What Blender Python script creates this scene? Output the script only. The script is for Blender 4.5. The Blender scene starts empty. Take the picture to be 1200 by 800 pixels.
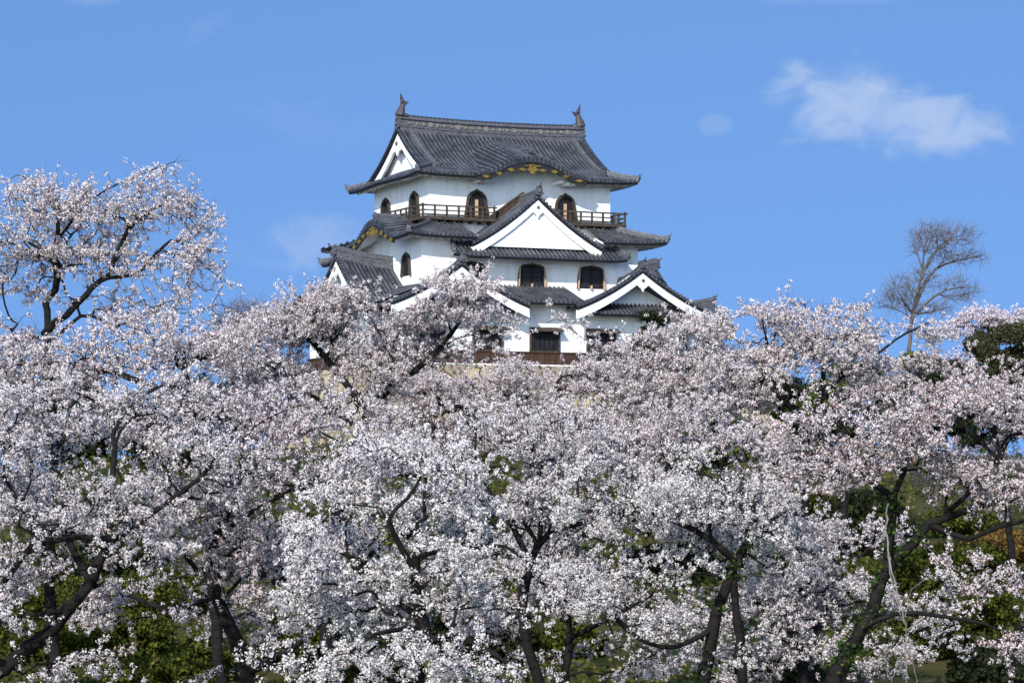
import bpy, math, random
import numpy as np
from mathutils import Vector, noise

S = bpy.context.scene
COL = S.collection
R = math.radians
# ------------------------------------------------------------------ camera, sky, sun, exposure
FPX = 3300.0                                   # focal length in pixels of a 1200 px wide frame
PITCH = math.atan(170.0 / FPX)
cam = bpy.data.cameras.new('camera')
cam.sensor_width = 36.0
cam.lens = 36.0 * FPX / 1200.0
cam.clip_start = 0.5
cam.clip_end = 20000.0
camo = bpy.data.objects.new('camera', cam)
COL.objects.link(camo)
camo.location = (0, 0, 0)
camo.rotation_euler = (R(90) + PITCH, 0, 0)
S.camera = camo

SUN_DIR = Vector((-0.30, -0.955, 0.0)).normalized()      # horizontal direction towards the sun
SUN_EL = R(31)
sun_vec = Vector((SUN_DIR.x * math.cos(SUN_EL), SUN_DIR.y * math.cos(SUN_EL), math.sin(SUN_EL)))
sl = bpy.data.lights.new('sun', 'SUN')
sl.energy = 3.5
sl.angle = R(0.53)
sl.color = (1.0, 0.965, 0.91)
so = bpy.data.objects.new('sun', sl)
COL.objects.link(so)
so.rotation_euler = sun_vec.to_track_quat('Z', 'Y').to_euler()

W = bpy.data.worlds.new('World')
S.world = W
W.use_nodes = True
wn, wl = W.node_tree.nodes, W.node_tree.links
wn.clear()
w_out = wn.new('ShaderNodeOutputWorld')
w_bg = wn.new('ShaderNodeBackground')
w_bg.inputs['Strength'].default_value = 0.15
sky = wn.new('ShaderNodeTexSky')
sky.sky_type = 'NISHITA'
sky.sun_disc = False
sky.sun_elevation = SUN_EL
sky.sun_rotation = math.atan2(SUN_DIR.x, SUN_DIR.y)
sky.air_density = 1.0
sky.dust_density = 2.0
sky.ozone_density = 2.2
tc = wn.new('ShaderNodeTexCoord')
add = wn.new('ShaderNodeVectorMath'); add.operation = 'ADD'
add.inputs[1].default_value = (0, 0, 0.55)
nrm = wn.new('ShaderNodeVectorMath'); nrm.operation = 'NORMALIZE'
wl.new(tc.outputs['Generated'], add.inputs[0])
wl.new(add.outputs[0], nrm.inputs[0])
wl.new(nrm.outputs[0], sky.inputs['Vector'])
sep = wn.new('ShaderNodeSeparateXYZ')
wl.new(tc.outputs['Generated'], sep.inputs[0])


def wmath(op, a, b=None, c=None):
    n = wn.new('ShaderNodeMath'); n.operation = op
    for i, v in enumerate((a, b, c)):
        if v is None:
            continue
        if isinstance(v, (int, float)):
            n.inputs[i].default_value = v
        else:
            wl.new(v, n.inputs[i])
    return n.outputs[0]


w_az = wmath('ARCTAN2', sep.outputs[0], sep.outputs[1])
w_el = wmath('ARCSINE', sep.outputs[2])
cmb = wn.new('ShaderNodeCombineXYZ')
wl.new(w_az, cmb.inputs[0]); wl.new(wmath('MULTIPLY', w_el, 1.5), cmb.inputs[1])
cn = wn.new('ShaderNodeTexNoise')
cn.inputs['Scale'].default_value = 42.0
cn.inputs['Detail'].default_value = 9.0
cn.inputs['Roughness'].default_value = 0.55
cn.inputs['Distortion'].default_value = 0.5
wl.new(cmb.outputs[0], cn.inputs['Vector'])
cn_s = wmath('SUBTRACT', cn.outputs['Fac'], 0.5)


def cloud(az, el, sa, se, tilt, amt, rough=4.2):
    """A thin cloud in the sky at a compass direction and height above the horizon."""
    da = wmath('SUBTRACT', w_az, az)
    de = wmath('ADD', wmath('SUBTRACT', w_el, el), wmath('MULTIPLY', da, tilt))
    q = wmath('ADD', wmath('POWER', wmath('ABSOLUTE', wmath('DIVIDE', da, sa)), 2.0),
              wmath('POWER', wmath('ABSOLUTE', wmath('DIVIDE', de, se)), 2.0))
    v = wmath('ADD', wmath('SUBTRACT', 1.0, q), wmath('MULTIPLY', cn_s, rough))
    mr = wn.new('ShaderNodeMapRange'); mr.interpolation_type = 'SMOOTHSTEP'
    wl.new(v, mr.inputs[0])
    mr.inputs[1].default_value = -0.25; mr.inputs[2].default_value = 1.25
    mr.inputs[3].default_value = 0.0; mr.inputs[4].default_value = amt
    return mr.outputs[0]


cl = cloud(0.1170, 0.1350, 0.029, 0.0155, 0.06, 0.86, 3.9)
cl = wmath('MAXIMUM', cl, cloud(0.1480, 0.1270, 0.028, 0.0135, 0.12, 0.84, 3.9))
cl = wmath('MAXIMUM', cl, cloud(0.1340, 0.1310, 0.027, 0.0120, 0.15, 0.80, 3.5))
for a in ((-0.073, 0.086, 0.030, 0.010, 0.0, 0.42), (-0.070, 0.128, 0.03, 0.010, 0.1, 0.07), (0.0715, 0.128, 0.006, 0.004, 0, 0.22),
          (-0.111, 0.160, 0.010, 0.006, -.5, 0.16), (-0.15, 0.172, 0.012, 0.004, 0, 0.22), (0.12, 0.172, 0.03, 0.003, 0, 0.16)):
    cl = wmath('ADD', cl, cloud(*a))
cmix = wn.new('ShaderNodeMixRGB')
cmix.inputs[2].default_value = (1.95, 2.55, 3.75, 1)
tint = wn.new('ShaderNodeMixRGB'); tint.blend_type = 'MULTIPLY'; tint.inputs[0].default_value = 1.0
tint.inputs[2].default_value = (0.79, 1.01, 1.22, 1)
wl.new(sky.outputs[0], tint.inputs[1])
wl.new(cl, cmix.inputs[0]); wl.new(tint.outputs[0], cmix.inputs[1])
wl.new(cmix.outputs[0], w_bg.inputs['Color'])
wl.new(w_bg.outputs[0], w_out.inputs[0])

S.view_settings.view_transform = 'Standard'
S.view_settings.look = 'None'
S.view_settings.exposure = 0.62
S.view_settings.gamma = 1.0
S.cycles.max_bounces = 6
S.cycles.diffuse_bounces = 3
S.cycles.transmission_bounces = 3
S.cycles.glossy_bounces = 2
S.cycles.use_denoising = True
rng = np.random.default_rng(11)
random.seed(5)


# ------------------------------------------------------------------ materials
def material(name, base, rough=0.7, var=None, scale=3.0, spec=0.3, bump=0.0, metallic=0.0, detail=5.0, stretch=(1, 1, 1), lo=0.35, hi=0.65):
    m = bpy.data.materials.new(name)
    m.use_nodes = True
    nt = m.node_tree
    b = nt.nodes['Principled BSDF']
    b.inputs['Base Color'].default_value = (*base, 1)
    b.inputs['Roughness'].default_value = rough
    b.inputs['Metallic'].default_value = metallic
    b.inputs['Specular IOR Level'].default_value = spec
    if var is not None:
        t = nt.nodes.new('ShaderNodeTexCoord')
        mp = nt.nodes.new('ShaderNodeMapping'); mp.inputs['Scale'].default_value = stretch
        n = nt.nodes.new('ShaderNodeTexNoise')
        n.inputs['Scale'].default_value = scale
        n.inputs['Detail'].default_value = detail
        n.inputs['Roughness'].default_value = 0.65
        r = nt.nodes.new('ShaderNodeValToRGB')
        r.color_ramp.elements[0].position = lo
        r.color_ramp.elements[1].position = hi
        r.color_ramp.elements[0].color = (*base, 1)
        r.color_ramp.elements[1].color = (*var, 1)
        nt.links.new(t.outputs['Object'], mp.inputs[0])
        nt.links.new(mp.outputs[0], n.inputs['Vector'])
        nt.links.new(n.outputs['Fac'], r.inputs[0])
        nt.links.new(r.outputs[0], b.inputs['Base Color'])
        if bump:
            bp = nt.nodes.new('ShaderNodeBump')
            bp.inputs['Strength'].default_value = bump
            bp.inputs['Distance'].default_value = 0.03
            nt.links.new(n.outputs['Fac'], bp.inputs['Height'])
            nt.links.new(bp.outputs[0], b.inputs['Normal'])
    return m


M_TILE = material('roof_tile', (0.010, 0.011, 0.013), 0.55, (0.034, 0.035, 0.040), 2.6, 0.5, 0.25, lo=0.3, hi=0.74)  # pan sheet darker than cover tiles: grime plus shade between rows, put into colour
M_ROWS = material('cover_tile', (0.020, 0.0215, 0.026), 0.40, (0.115, 0.12, 0.135), 1.3, 0.5, 0.2, lo=0.32, hi=0.74)
M_RIDGE = material('ridge_tile', (0.04, 0.041, 0.046), 0.5, (0.16, 0.16, 0.175), 5.5, 0.4, 0.5, stretch=(1, 1, 2.4), lo=0.36, hi=0.74)
M_PLASTER = material('plaster', (0.70, 0.70, 0.685), 0.85, (0.86, 0.86, 0.85), 1.0, 0.15, stretch=(2.2, 2.2, .45), detail=7.0, lo=0.27, hi=0.52)
M_BOARD = material('bargeboard_plaster', (0.84, 0.84, 0.83), 0.8, (0.88, 0.88, 0.87), 2.0, 0.15)
M_BLACK = material('black_lacquer', (0.012, 0.012, 0.013), 0.5, (0.03, 0.028, 0.026), 6.0)
M_WOOD = material('weathered_wood', (0.03, 0.023, 0.018), 0.8, (0.085, 0.068, 0.05), 3.0, 0.2, 0.3, stretch=(1, 1, 4))
M_BROWN = material('brown_wood', (0.035, 0.020, 0.014), 0.8, (0.085, 0.048, 0.032), 4.0, 0.2, 0.3, stretch=(3, 3, 0.6))
M_TAN = material('pale_wood', (0.42, 0.28, 0.17), 0.7, (0.52, 0.36, 0.23), 4.0, 0.2)
M_DARK = material('interior_shade', (0.006, 0.006, 0.007), 0.6, (0.014, 0.013, 0.013), 3.0)  # near-black colour stands in for the shade inside the windows
M_SHUT = material('shutter_wood', (0.012, 0.013, 0.016), 0.5, (0.03, 0.03, 0.035), 5.0)
M_GOLD = material('gilt_metal', (0.14, 0.09, 0.012), 0.55, (0.32, 0.21, 0.035), 7.0, 0.5, metallic=0.35)  # base darkened to carry the shade under the curved eaves
M_FISH = material('fish_tile', (0.026, 0.023, 0.024), 0.55, (0.085, 0.072, 0.07), 9.0, 0.4, 0.5)
M_BARK = material('cherry_bark', (0.007, 0.006, 0.0055), 0.9, (0.023, 0.020, 0.018), 3.2, 0.15, 0.8, stretch=(1, 1, 3), lo=0.38, hi=0.75)
M_BAREBARK = material('grey_bark', (0.07, 0.058, 0.050), 0.9, (0.15, 0.125, 0.11), 2.0, 0.15)
M_VINE = material('dead_vine', (0.13, 0.12, 0.11), 0.9, (0.24, 0.22, 0.20), 5.0, 0.1)


def leafy(name, ramp, trans=0.3, rough=0.6):
    """Foliage or petals: the per-face value 'tint' picks the colour of that leaf or flower."""
    m = bpy.data.materials.new(name)
    m.use_nodes = True
    nt = m.node_tree
    nt.nodes.clear()
    o = nt.nodes.new('ShaderNodeOutputMaterial')
    a = nt.nodes.new('ShaderNodeAttribute'); a.attribute_name = 'tint'
    r = nt.nodes.new('ShaderNodeValToRGB')
    e = r.color_ramp.elements
    while len(e) < len(ramp):
        e.new(0.5)
    for el, (p, c) in zip(e, ramp):
        el.position = p
        el.color = (*c, 1)
    d = nt.nodes.new('ShaderNodeBsdfDiffuse')
    t = nt.nodes.new('ShaderNodeBsdfTranslucent')
    mx = nt.nodes.new('ShaderNodeMixShader'); mx.inputs[0].default_value = trans
    nt.links.new(a.outputs['Fac'], r.inputs[0])
    nt.links.new(r.outputs[0], d.inputs[0]); nt.links.new(r.outputs[0], t.inputs[0])
    nt.links.new(d.outputs[0], mx.inputs[1]); nt.links.new(t.outputs[0], mx.inputs[2])
    nt.links.new(mx.outputs[0], o.inputs[0])
    return m


def blossom_mat(name, w, brown):
    return leafy(name, [(0.0, (w[0] * .93, w[1] * .90, w[2] * .93)), (0.5, w), (0.965 - brown, (min(w[0] * 1.04, .97), w[1] * 1.04, w[2] * 1.04)),
                        (0.985 - brown, (0.33, 0.15, 0.13)), (1.0, (0.16, 0.085, 0.05))], 0.16)


M_BL_A = blossom_mat('blossom_white', (0.665, 0.615, 0.60), 0.08)
M_BL_B = blossom_mat('blossom_pale_pink', (0.665, 0.60, 0.585), 0.10)
M_BL_C = blossom_mat('blossom_bronze_leaf', (0.65, 0.575, 0.56), 0.15)
M_BL_D = blossom_mat('blossom_far', (0.66, 0.58, 0.60), 0.02)
M_BL_E = blossom_mat('blossom_blush', (0.635, 0.565, 0.56), 0.09)
M_BL_F = blossom_mat('blossom_cream_white', (0.70, 0.66, 0.635), 0.05)
M_IVY = leafy('ivy_leaf', [(0, (0.012, 0.028, 0.008)), (0.5, (0.035, 0.07, 0.015)), (1, (0.10, 0.15, 0.03))])
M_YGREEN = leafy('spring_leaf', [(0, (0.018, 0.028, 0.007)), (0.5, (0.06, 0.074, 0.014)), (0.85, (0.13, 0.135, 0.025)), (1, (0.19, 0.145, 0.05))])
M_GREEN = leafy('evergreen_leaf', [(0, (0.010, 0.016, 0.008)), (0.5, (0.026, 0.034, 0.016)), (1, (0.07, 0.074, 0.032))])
M_OLIVE = leafy('olive_leaf', [(0, (0.022, 0.026, 0.012)), (0.5, (0.055, 0.058, 0.028)), (1, (0.12, 0.115, 0.055))])
M_PINE = leafy('pine_needle', [(0, (0.022, 0.040, 0.010)), (0.5, (0.065, 0.092, 0.018)), (1, (0.14, 0.16, 0.03))], 0.2)
M_RUST = leafy('rusty_leaf', [(0, (0.06, 0.035, 0.012)), (0.5, (0.17, 0.10, 0.03)), (1, (0.25, 0.17, 0.05))])
M_LITTER = leafy('leaf_litter', [(0, (0.022, 0.034, 0.009)), (0.4, (0.06, 0.075, 0.016)), (0.75, (0.13, 0.12, 0.03)), (1, (0.17, 0.12, 0.055))])
M_BROWNTWIG = leafy('budding_twigs', [(0, (0.09, 0.075, 0.062)), (0.5, (0.17, 0.14, 0.115)), (1, (0.25, 0.20, 0.16))], 0.1)


def ground_mat():
    m = material('hill_soil', (0.022, 0.032, 0.010), 0.95, (0.075, 0.066, 0.026), 0.35, 0.05, 0.6, detail=9.0, lo=0.38, hi=0.62)
    return m


def stone_mat():
    m = bpy.data.materials.new('castle_stone')
    m.use_nodes = True
    nt = m.node_tree
    b = nt.nodes['Principled BSDF']; b.inputs['Roughness'].default_value = 0.9
    t = nt.nodes.new('ShaderNodeTexCoord')
    v = nt.nodes.new('ShaderNodeTexVoronoi'); v.inputs['Scale'].default_value = 1.1
    v2 = nt.nodes.new('ShaderNodeTexVoronoi'); v2.feature = 'DISTANCE_TO_EDGE'; v2.inputs['Scale'].default_value = 1.1
    r = nt.nodes.new('ShaderNodeValToRGB')
    r.color_ramp.elements[0].color = (0.24, 0.19, 0.12, 1); r.color_ramp.elements[1].color = (0.44, 0.36, 0.23, 1)
    s = nt.nodes.new('ShaderNodeSeparateColor')
    k = nt.nodes.new('ShaderNodeValToRGB'); k.color_ramp.elements[1].position = 0.06
    mx = nt.nodes.new('ShaderNodeMixRGB'); mx.blend_type = 'MULTIPLY'; mx.inputs[0].default_value = 0.85
    nt.links.new(t.outputs['Object'], v.inputs['Vector']); nt.links.new(t.outputs['Object'], v2.inputs['Vector'])
    nt.links.new(v.outputs['Color'], s.inputs[0]); nt.links.new(s.outputs[0], r.inputs[0])
    nt.links.new(v2.outputs['Distance'], k.inputs[0])
    nt.links.new(r.outputs[0], mx.inputs[1]); nt.links.new(k.outputs[0], mx.inputs[2])
    nt.links.new(mx.outputs[0], b.inputs['Base Color'])
    bp = nt.nodes.new('ShaderNodeBump'); bp.inputs['Distance'].default_value = 0.1
    nt.links.new(k.outputs[0], bp.inputs['Height']); nt.links.new(bp.outputs[0], b.inputs['Normal'])
    return m


# ------------------------------------------------------------------ helpers
def link_mesh(name, verts, faces, mat, parent=None, smooth=False):
    me = bpy.data.meshes.new(name)
    me.from_pydata([tuple(v) for v in verts], [], faces)
    me.materials.append(mat)
    if smooth:
        me.polygons.foreach_set('use_smooth', np.ones(len(me.polygons), dtype=bool))
    me.update()
    o = bpy.data.objects.new(name, me)
    COL.objects.link(o)
    if parent is not None:
        o.parent = parent
    return o


def quad_mesh(name, V4, tint, mat, parent=None):
    """V4: (n,4,3) corners of n separate quads, tint (n,)."""
    n = len(V4)
    me = bpy.data.meshes.new(name)
    me.vertices.add(n * 4); me.loops.add(n * 4); me.polygons.add(n)
    me.vertices.foreach_set('co', np.ascontiguousarray(V4, dtype=np.float32).ravel())
    me.loops.foreach_set('vertex_index', np.arange(n * 4, dtype=np.int32))
    me.polygons.foreach_set('loop_start', np.arange(0, n * 4, 4, dtype=np.int32))
    at = me.attributes.new('tint', 'FLOAT', 'FACE')
    at.data.foreach_set('value', np.ascontiguousarray(tint, dtype=np.float32))
    me.materials.append(mat)
    me.update(calc_edges=True)
    o = bpy.data.objects.new(name, me)
    COL.objects.link(o)
    if parent is not None:
        o.parent = parent
    return o


def tag(o, label=None, cat=None, group=None, kind=None):
    for k, v in (('label', label), ('category', cat), ('group', group), ('kind', kind)):
        if v:
            o[k] = v
    return o


def empty(name, loc, rz=0.0):
    o = bpy.data.objects.new(name, None)
    o.location = loc
    o.rotation_euler = (0, 0, rz)
    o.empty_display_size = 0.3
    COL.objects.link(o)
    return o


class MB:
    def __init__(s):
        s.v, s.f = [], []

    def box(s, x0, x1, y0, y1, z0, z1):
        b = len(s.v)
        s.v += [(x, y, z) for x in (x0, x1) for y in (y0, y1) for z in (z0, z1)]
        s.f += [tuple(b + i for i in q) for q in ((0, 1, 3, 2), (4, 6, 7, 5), (0, 4, 5, 1), (2, 3, 7, 6), (0, 2, 6, 4), (1, 5, 7, 3))]

    def grid(s, rows):
        b = len(s.v); m = len(rows[0])
        for r in rows:
            s.v += [tuple(p) for p in r]
        for i in range(len(rows) - 1):
            for j in range(m - 1):
                a = b + i * m + j
                s.f.append((a, a + 1, a + m + 1, a + m))

    def slab(s, A, B):
        """A, B: two equal polylines-of-loops (outlines) of a plate: front outline A, back outline B."""
        b = len(s.v); n = len(A)
        s.v += [tuple(p) for p in A] + [tuple(p) for p in B]
        s.f.append(tuple(range(b, b + n)))
        s.f.append(tuple(range(b + 2 * n - 1, b + n - 1, -1)))
        for i in range(n):
            j = (i + 1) % n
            s.f.append((b + i, b + n + i, b + n + j, b + j))

    def band(s, top, bot, thick):
        """A curved board: polylines top and bottom, thickness vector."""
        t = Vector(thick)
        n = len(top)
        for i in range(n - 1):
            a, b_, c, d = (Vector(top[i]), Vector(top[i + 1]), Vector(bot[i + 1]), Vector(bot[i]))
            b = len(s.v)
            s.v += [tuple(p) for p in (a, b_, c, d, a + t, b_ + t, c + t, d + t)]
            s.f += [(b, b + 1, b + 2, b + 3), (b + 7, b + 6, b + 5, b + 4), (b, b + 4, b + 5, b + 1), (b + 3, b + 2, b + 6, b + 7)]
            if i == 0:
                s.f.append((b, b + 3, b + 7, b + 4))
            if i == n - 2:
                s.f.append((b + 1, b + 5, b + 6, b + 2))

    def sweep(s, path, prof, cap=True):
        """Profile points (side, up) swept along a path, kept upright."""
        b = len(s.v); m = len(prof); n = len(path)
        P = [Vector(p) for p in path]
        for i, p in enumerate(P):
            t = (P[min(i + 1, n - 1)] - P[max(i - 1, 0)]); t.z = 0
            t.normalize()
            side = Vector((t.y, -t.x, 0))
            for (a, h) in prof:
                s.v.append(tuple(p + side * a + Vector((0, 0, h))))
        for i in range(n - 1):
            for j in range(m):
                k = (j + 1) % m
                s.f.append((b + i * m + j, b + i * m + k, b + (i + 1) * m + k, b + (i + 1) * m + j))
        if cap:
            s.f.append(tuple(b + j for j in range(m))[::-1])
            s.f.append(tuple(b + (n - 1) * m + j for j in range(m)))

    def tube(s, path, radii, k=6):
        b = len(s.v); P = [Vector(p) for p in path]; n = len(P)
        for i, p in enumerate(P):
            t = (P[min(i + 1, n - 1)] - P[max(i - 1, 0)]).normalized()
            u = t.cross(Vector((0, 0, 1)))
            if u.length < 1e-3:
                u = t.cross(Vector((0, 1, 0)))
            u.normalize(); w = t.cross(u)
            for j in range(k):
                a = 2 * math.pi * j / k
                s.v.append(tuple(p + (u * math.cos(a) + w * math.sin(a)) * radii[i]))
        for i in range(n - 1):
            for j in range(k):
                q = (j + 1) % k
                s.f.append((b + i * k + j, b + i * k + q, b + (i + 1) * k + q, b + (i + 1) * k + j))
        s.f.append(tuple(b + j for j in range(k))[::-1]); s.f.append(tuple(b + (n - 1) * k + j for j in range(k)))

    def disc(s, c, nrm, r, k=8):
        n = Vector(nrm).normalized(); u = n.cross(Vector((0, 0, 1)))
        if u.length < 1e-3:
            u = Vector((1, 0, 0))
        u.normalize(); w = n.cross(u); b = len(s.v); c = Vector(c)
        s.v += [tuple(c + (u * math.cos(2 * math.pi * j / k) + w * math.sin(2 * math.pi * j / k)) * r) for j in range(k)]
        s.f.append(tuple(range(b, b + k)))

    def build(s, name, mat, parent=None, label=None, smooth=False):
        o = link_mesh(name, s.v, s.f, mat, parent, smooth)
        if label:
            o['label'] = label
        return o


def sstep(a, b, x):
    t = min(1.0, max(0.0, (x - a) / (b - a)))
    return t * t * (3 - 2 * t)


def ground_z(x, y):
    z = -1.7 - 4.1 * sstep(16, 30, y)
    side = math.exp(-((x - 0.02 * y) / 40.0) ** 4)
    z += side * (2.6 * sstep(66, 104, y) + 5.4 * sstep(98, 150, y)) * (1 - sstep(215, 300, y))
    z += 1.2 * (1 - side) * sstep(60, 120, y)
    return z + 0.25 * noise.noise(Vector((x * .12, y * .12, 0)))


def at(px, py, y):
    """World point that the pixel (px, py) of the 1200 x 800 photograph shows at depth y."""
    cp, sp = math.cos(PITCH), math.sin(PITCH)
    a, b = (px - 600) / FPX, (py - 400) / FPX
    dy = cp + b * sp
    return Vector((a * y / dy, y, (sp - b * cp) * y / dy))


# ------------------------------------------------------------------ the ground
gm = MB()
xs = [-4000, -1500, -600, -250] + [i * 5.0 for i in range(-26, 27)] + [250, 600, 1500, 4000]
ys = [-400, -100, -20] + [i * 5.0 for i in range(0, 62)] + [360, 500, 900, 2000, 6000]
gm.grid([[(x, y, ground_z(x, y)) for x in xs] for y in ys])
tag(gm.build('ground', ground_mat(), smooth=True), kind='structure')

# ------------------------------------------------------------------ the castle
TH = R(25)
OX, OY = -1.3145, 180.0
castle = empty('castle_keep', (OX, OY, 7.4), TH)
tag(castle, 'white three-storey castle keep with dark tiled gabled roofs above the blossom', 'castle')
Z0 = 7.4          # castle coordinates below are heights above the camera; the root stands on the stone base


class CB(MB):
    """Mesh in castle coordinates (u right along the front, v into the depth, z height)."""
    def build(s, name, mat, parent=None, label=None, smooth=False):
        s.v = [(x, y, z - Z0) for (x, y, z) in s.v]
        return MB.build(s, name, mat, parent if parent is not None else castle, label, smooth)


def sm(side):
    """(along, out, z) -> castle coordinates for a face of the keep."""
    return {'front': lambda s, w, z: (s, -w, z), 'back': lambda s, w, z: (s, w, z),
            'left': lambda s, w, z: (-w, s, z), 'right': lambda s, w, z: (w, s, z)}[side]


RIDGE_PROF = lambda w, h: [(-w, -.12), (-w, h * .22), (-w * .78, h * .24), (-w * .78, h * .5), (-w * .92, h * .52), (-w * .92, h * .62), (-w * .6, h * .66), (-w * .42, h * .92),
                           (0, h), (w * .42, h * .92), (w * .6, h * .66), (w * .92, h * .62), (w * .92, h * .52), (w * .78, h * .5), (w * .78, h * .24), (w, h * .22), (w, -.12)]


def end_tile(mb, p, out, s=1.0, spike=True):
    """Ornamental ridge-end tile facing the direction out (horizontal)."""
    s *= .86
    o = Vector((out[0], out[1], 0)).normalized(); q = Vector((-o.y, o.x, 0)); p = Vector(p)
    pts = [(-.34, -.28), (.34, -.28), (.44, -.1), (.33, .02), (.36, .2), (.22, .34), (.26, .5), (.1, .46), (0, .62), (-.1, .46), (-.26, .5), (-.22, .34), (-.36, .2), (-.33, .02), (-.44, -.1)]
    A = [p + o * .1 * s + q * a * s + Vector((0, 0, b * s)) for a, b in pts]
    B = [p - o * .1 * s + q * a * s + Vector((0, 0, b * s)) for a, b in pts]
    mb.slab(A, B)
    mb.tube([p + o * .02 * s + Vector((0, 0, .02 * s)), p + o * .2 * s + Vector((0, 0, .06 * s))], [.2 * s, .13 * s], 8)
    if spike:
        mb.tube([p + Vector((0, 0, .42 * s)), p + o * .28 * s + Vector((0, 0, .55 * s)), p + o * .46 * s + Vector((0, 0, .78 * s))], [.09 * s, .085 * s, .07 * s], 6)


def roof_strip(side, we, s0, s1, D, zf, over, hip=(1, 1), dlim=None, label=None, rafter=True, ns=60, nd=9, edge=None, parent=None, kara=None):
    """One slope of a tiled roof: tile sheet with rows of round tiles, eave tiles, dark fascia, white soffit with rafters."""
    f = sm(side)
    dl = D if dlim is None else dlim
    lo = lambda d: s0 + hip[0] * min(d, dl)
    hi = lambda d: s1 - hip[1] * min(d, dl)
    mb = CB()
    rows = []
    for i in range(nd + 1):
        d = D * i / nd
        rows.append([f(lo(d) + (hi(d) - lo(d)) * j / ns, we - d, zf(lo(d) + (hi(d) - lo(d)) * j / ns, d)) for j in range(ns + 1)])
    mb.grid(rows)
    # eave edge of the tile layer
    top = [(s0 + (s1 - s0) * j / ns) for j in range(ns + 1)]
    mb.band([f(s, we + .015, zf(s, 0) + .03) for s in top], [f(s, we + .015, zf(s, 0) - .13 - (edge(s) if edge else 0)) for s in top], Vector(f(0, -.08, 0)))
    n = max(2, int(round((s1 - s0) / .30)))
    tr = CB()
    for k in range(n):
        s = s0 + (s1 - s0) * (k + .5) / n
        dm = 0.0
        for i in range(1, 61):
            d = D * i / 60
            if lo(d) <= s <= hi(d):
                dm = d
            else:
                break
        if dm < .15:
            dm = .15
        m = 8 if dm > 1 else 4
        ring = []
        for i in range(m + 1):
            d = -.03 + (dm + .03) * i / m
            ring.append([f(s + .074 * math.cos(a), we - d, zf(s, max(d, 0)) + .012 + .11 * math.sin(a)) for a in (0, .78, 1.57, 2.36, 3.1416)])
        tr.grid(ring)
        tr.disc(f(s, we + .036, zf(s, 0) - .0), Vector(f(0, 1, 0)), .105, 8)
        if edge and edge(s) > .12:
            tr.disc(f(s, we + .03, zf(s, 0) - .2), Vector(f(0, 1, 0)), .08, 8)
    o = mb.build('roof', M_TILE, parent, label)
    tr.build('tile_rows', M_ROWS, o)
    fb = CB()
    fb.band([f(s, we - .07, zf(s, 0) - .1) for s in top], [f(s, we - .07, zf(s, 0) - .25 - (edge(s) if edge else 0)) for s in top], Vector(f(0, -.06, 0)))
    fb.build('fascia', M_BLACK, o)
    sf = CB()
    rows = []
    for i in range(4):
        d = .14 + (over + .12 - .14) * i / 3
        rows.append([f(lo(d) + (hi(d) - lo(d)) * j / ns, we - d, zf(lo(d) + (hi(d) - lo(d)) * j / ns, d) - .27) for j in range(ns + 1)])
    sf.grid(rows)
    sf.build('soffit', M_PLASTER, o)
    if rafter:
        rb, rb2 = CB(), CB()
        n = max(2, int(round((s1 - s0) / .52)))
        for k in range(n):
            s = s0 + (s1 - s0) * (k + .5) / n
            if kara and abs(s - kara[0]) < kara[1]:
                continue
            dm = over + .1
            for i in range(1, 20):
                d = dm * i / 20
                if not lo(d) <= s <= hi(d):
                    dm = d
                    break
            if dm < .5:
                continue
            h = .12
            A = [f(s - h, we - .34, zf(s, .34) - .272), f(s + h, we - .34, zf(s, .34) - .272), f(s + h * .7, we - .36, zf(s, .34) - .40), f(s - h * .7, we - .36, zf(s, .34) - .40)]
            B = [f(s - h, we - dm, zf(s, dm) - .272), f(s + h, we - dm, zf(s, dm) - .272), f(s + h * .7, we - dm, zf(s, dm) - .44), f(s - h * .7, we - dm, zf(s, dm) - .44)]
            (rb2 if kara and s > kara[0] else rb).slab(A, B)
        for q in (rb, rb2):
            if q.v:
                q.build('rafter_row', M_PLASTER, o)
    return o


def hip_ridge(pts, parent, w=.19, h=.42, s=.62, spike=True):
    """A ridge down a hip, with its end tile at the last point."""
    mb = CB()
    mb.sweep(pts, RIDGE_PROF(w, h))
    a, b = Vector(pts[-2]), Vector(pts[-1])
    o = (b - a); o.z = 0; o.normalize()
    r = mb.build('ridge', M_RIDGE, parent)
    e = CB()
    end_tile(e, b + o * .04 + Vector((0, 0, h * .35)), o, s, spike)
    e.build('ridge_end_tile', M_RIDGE, parent)


def lift(s, half, amt, reach=3.0):
    t = max(0.0, (abs(s) - (half - reach)) / reach)
    return amt * t ** 2.2


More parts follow.
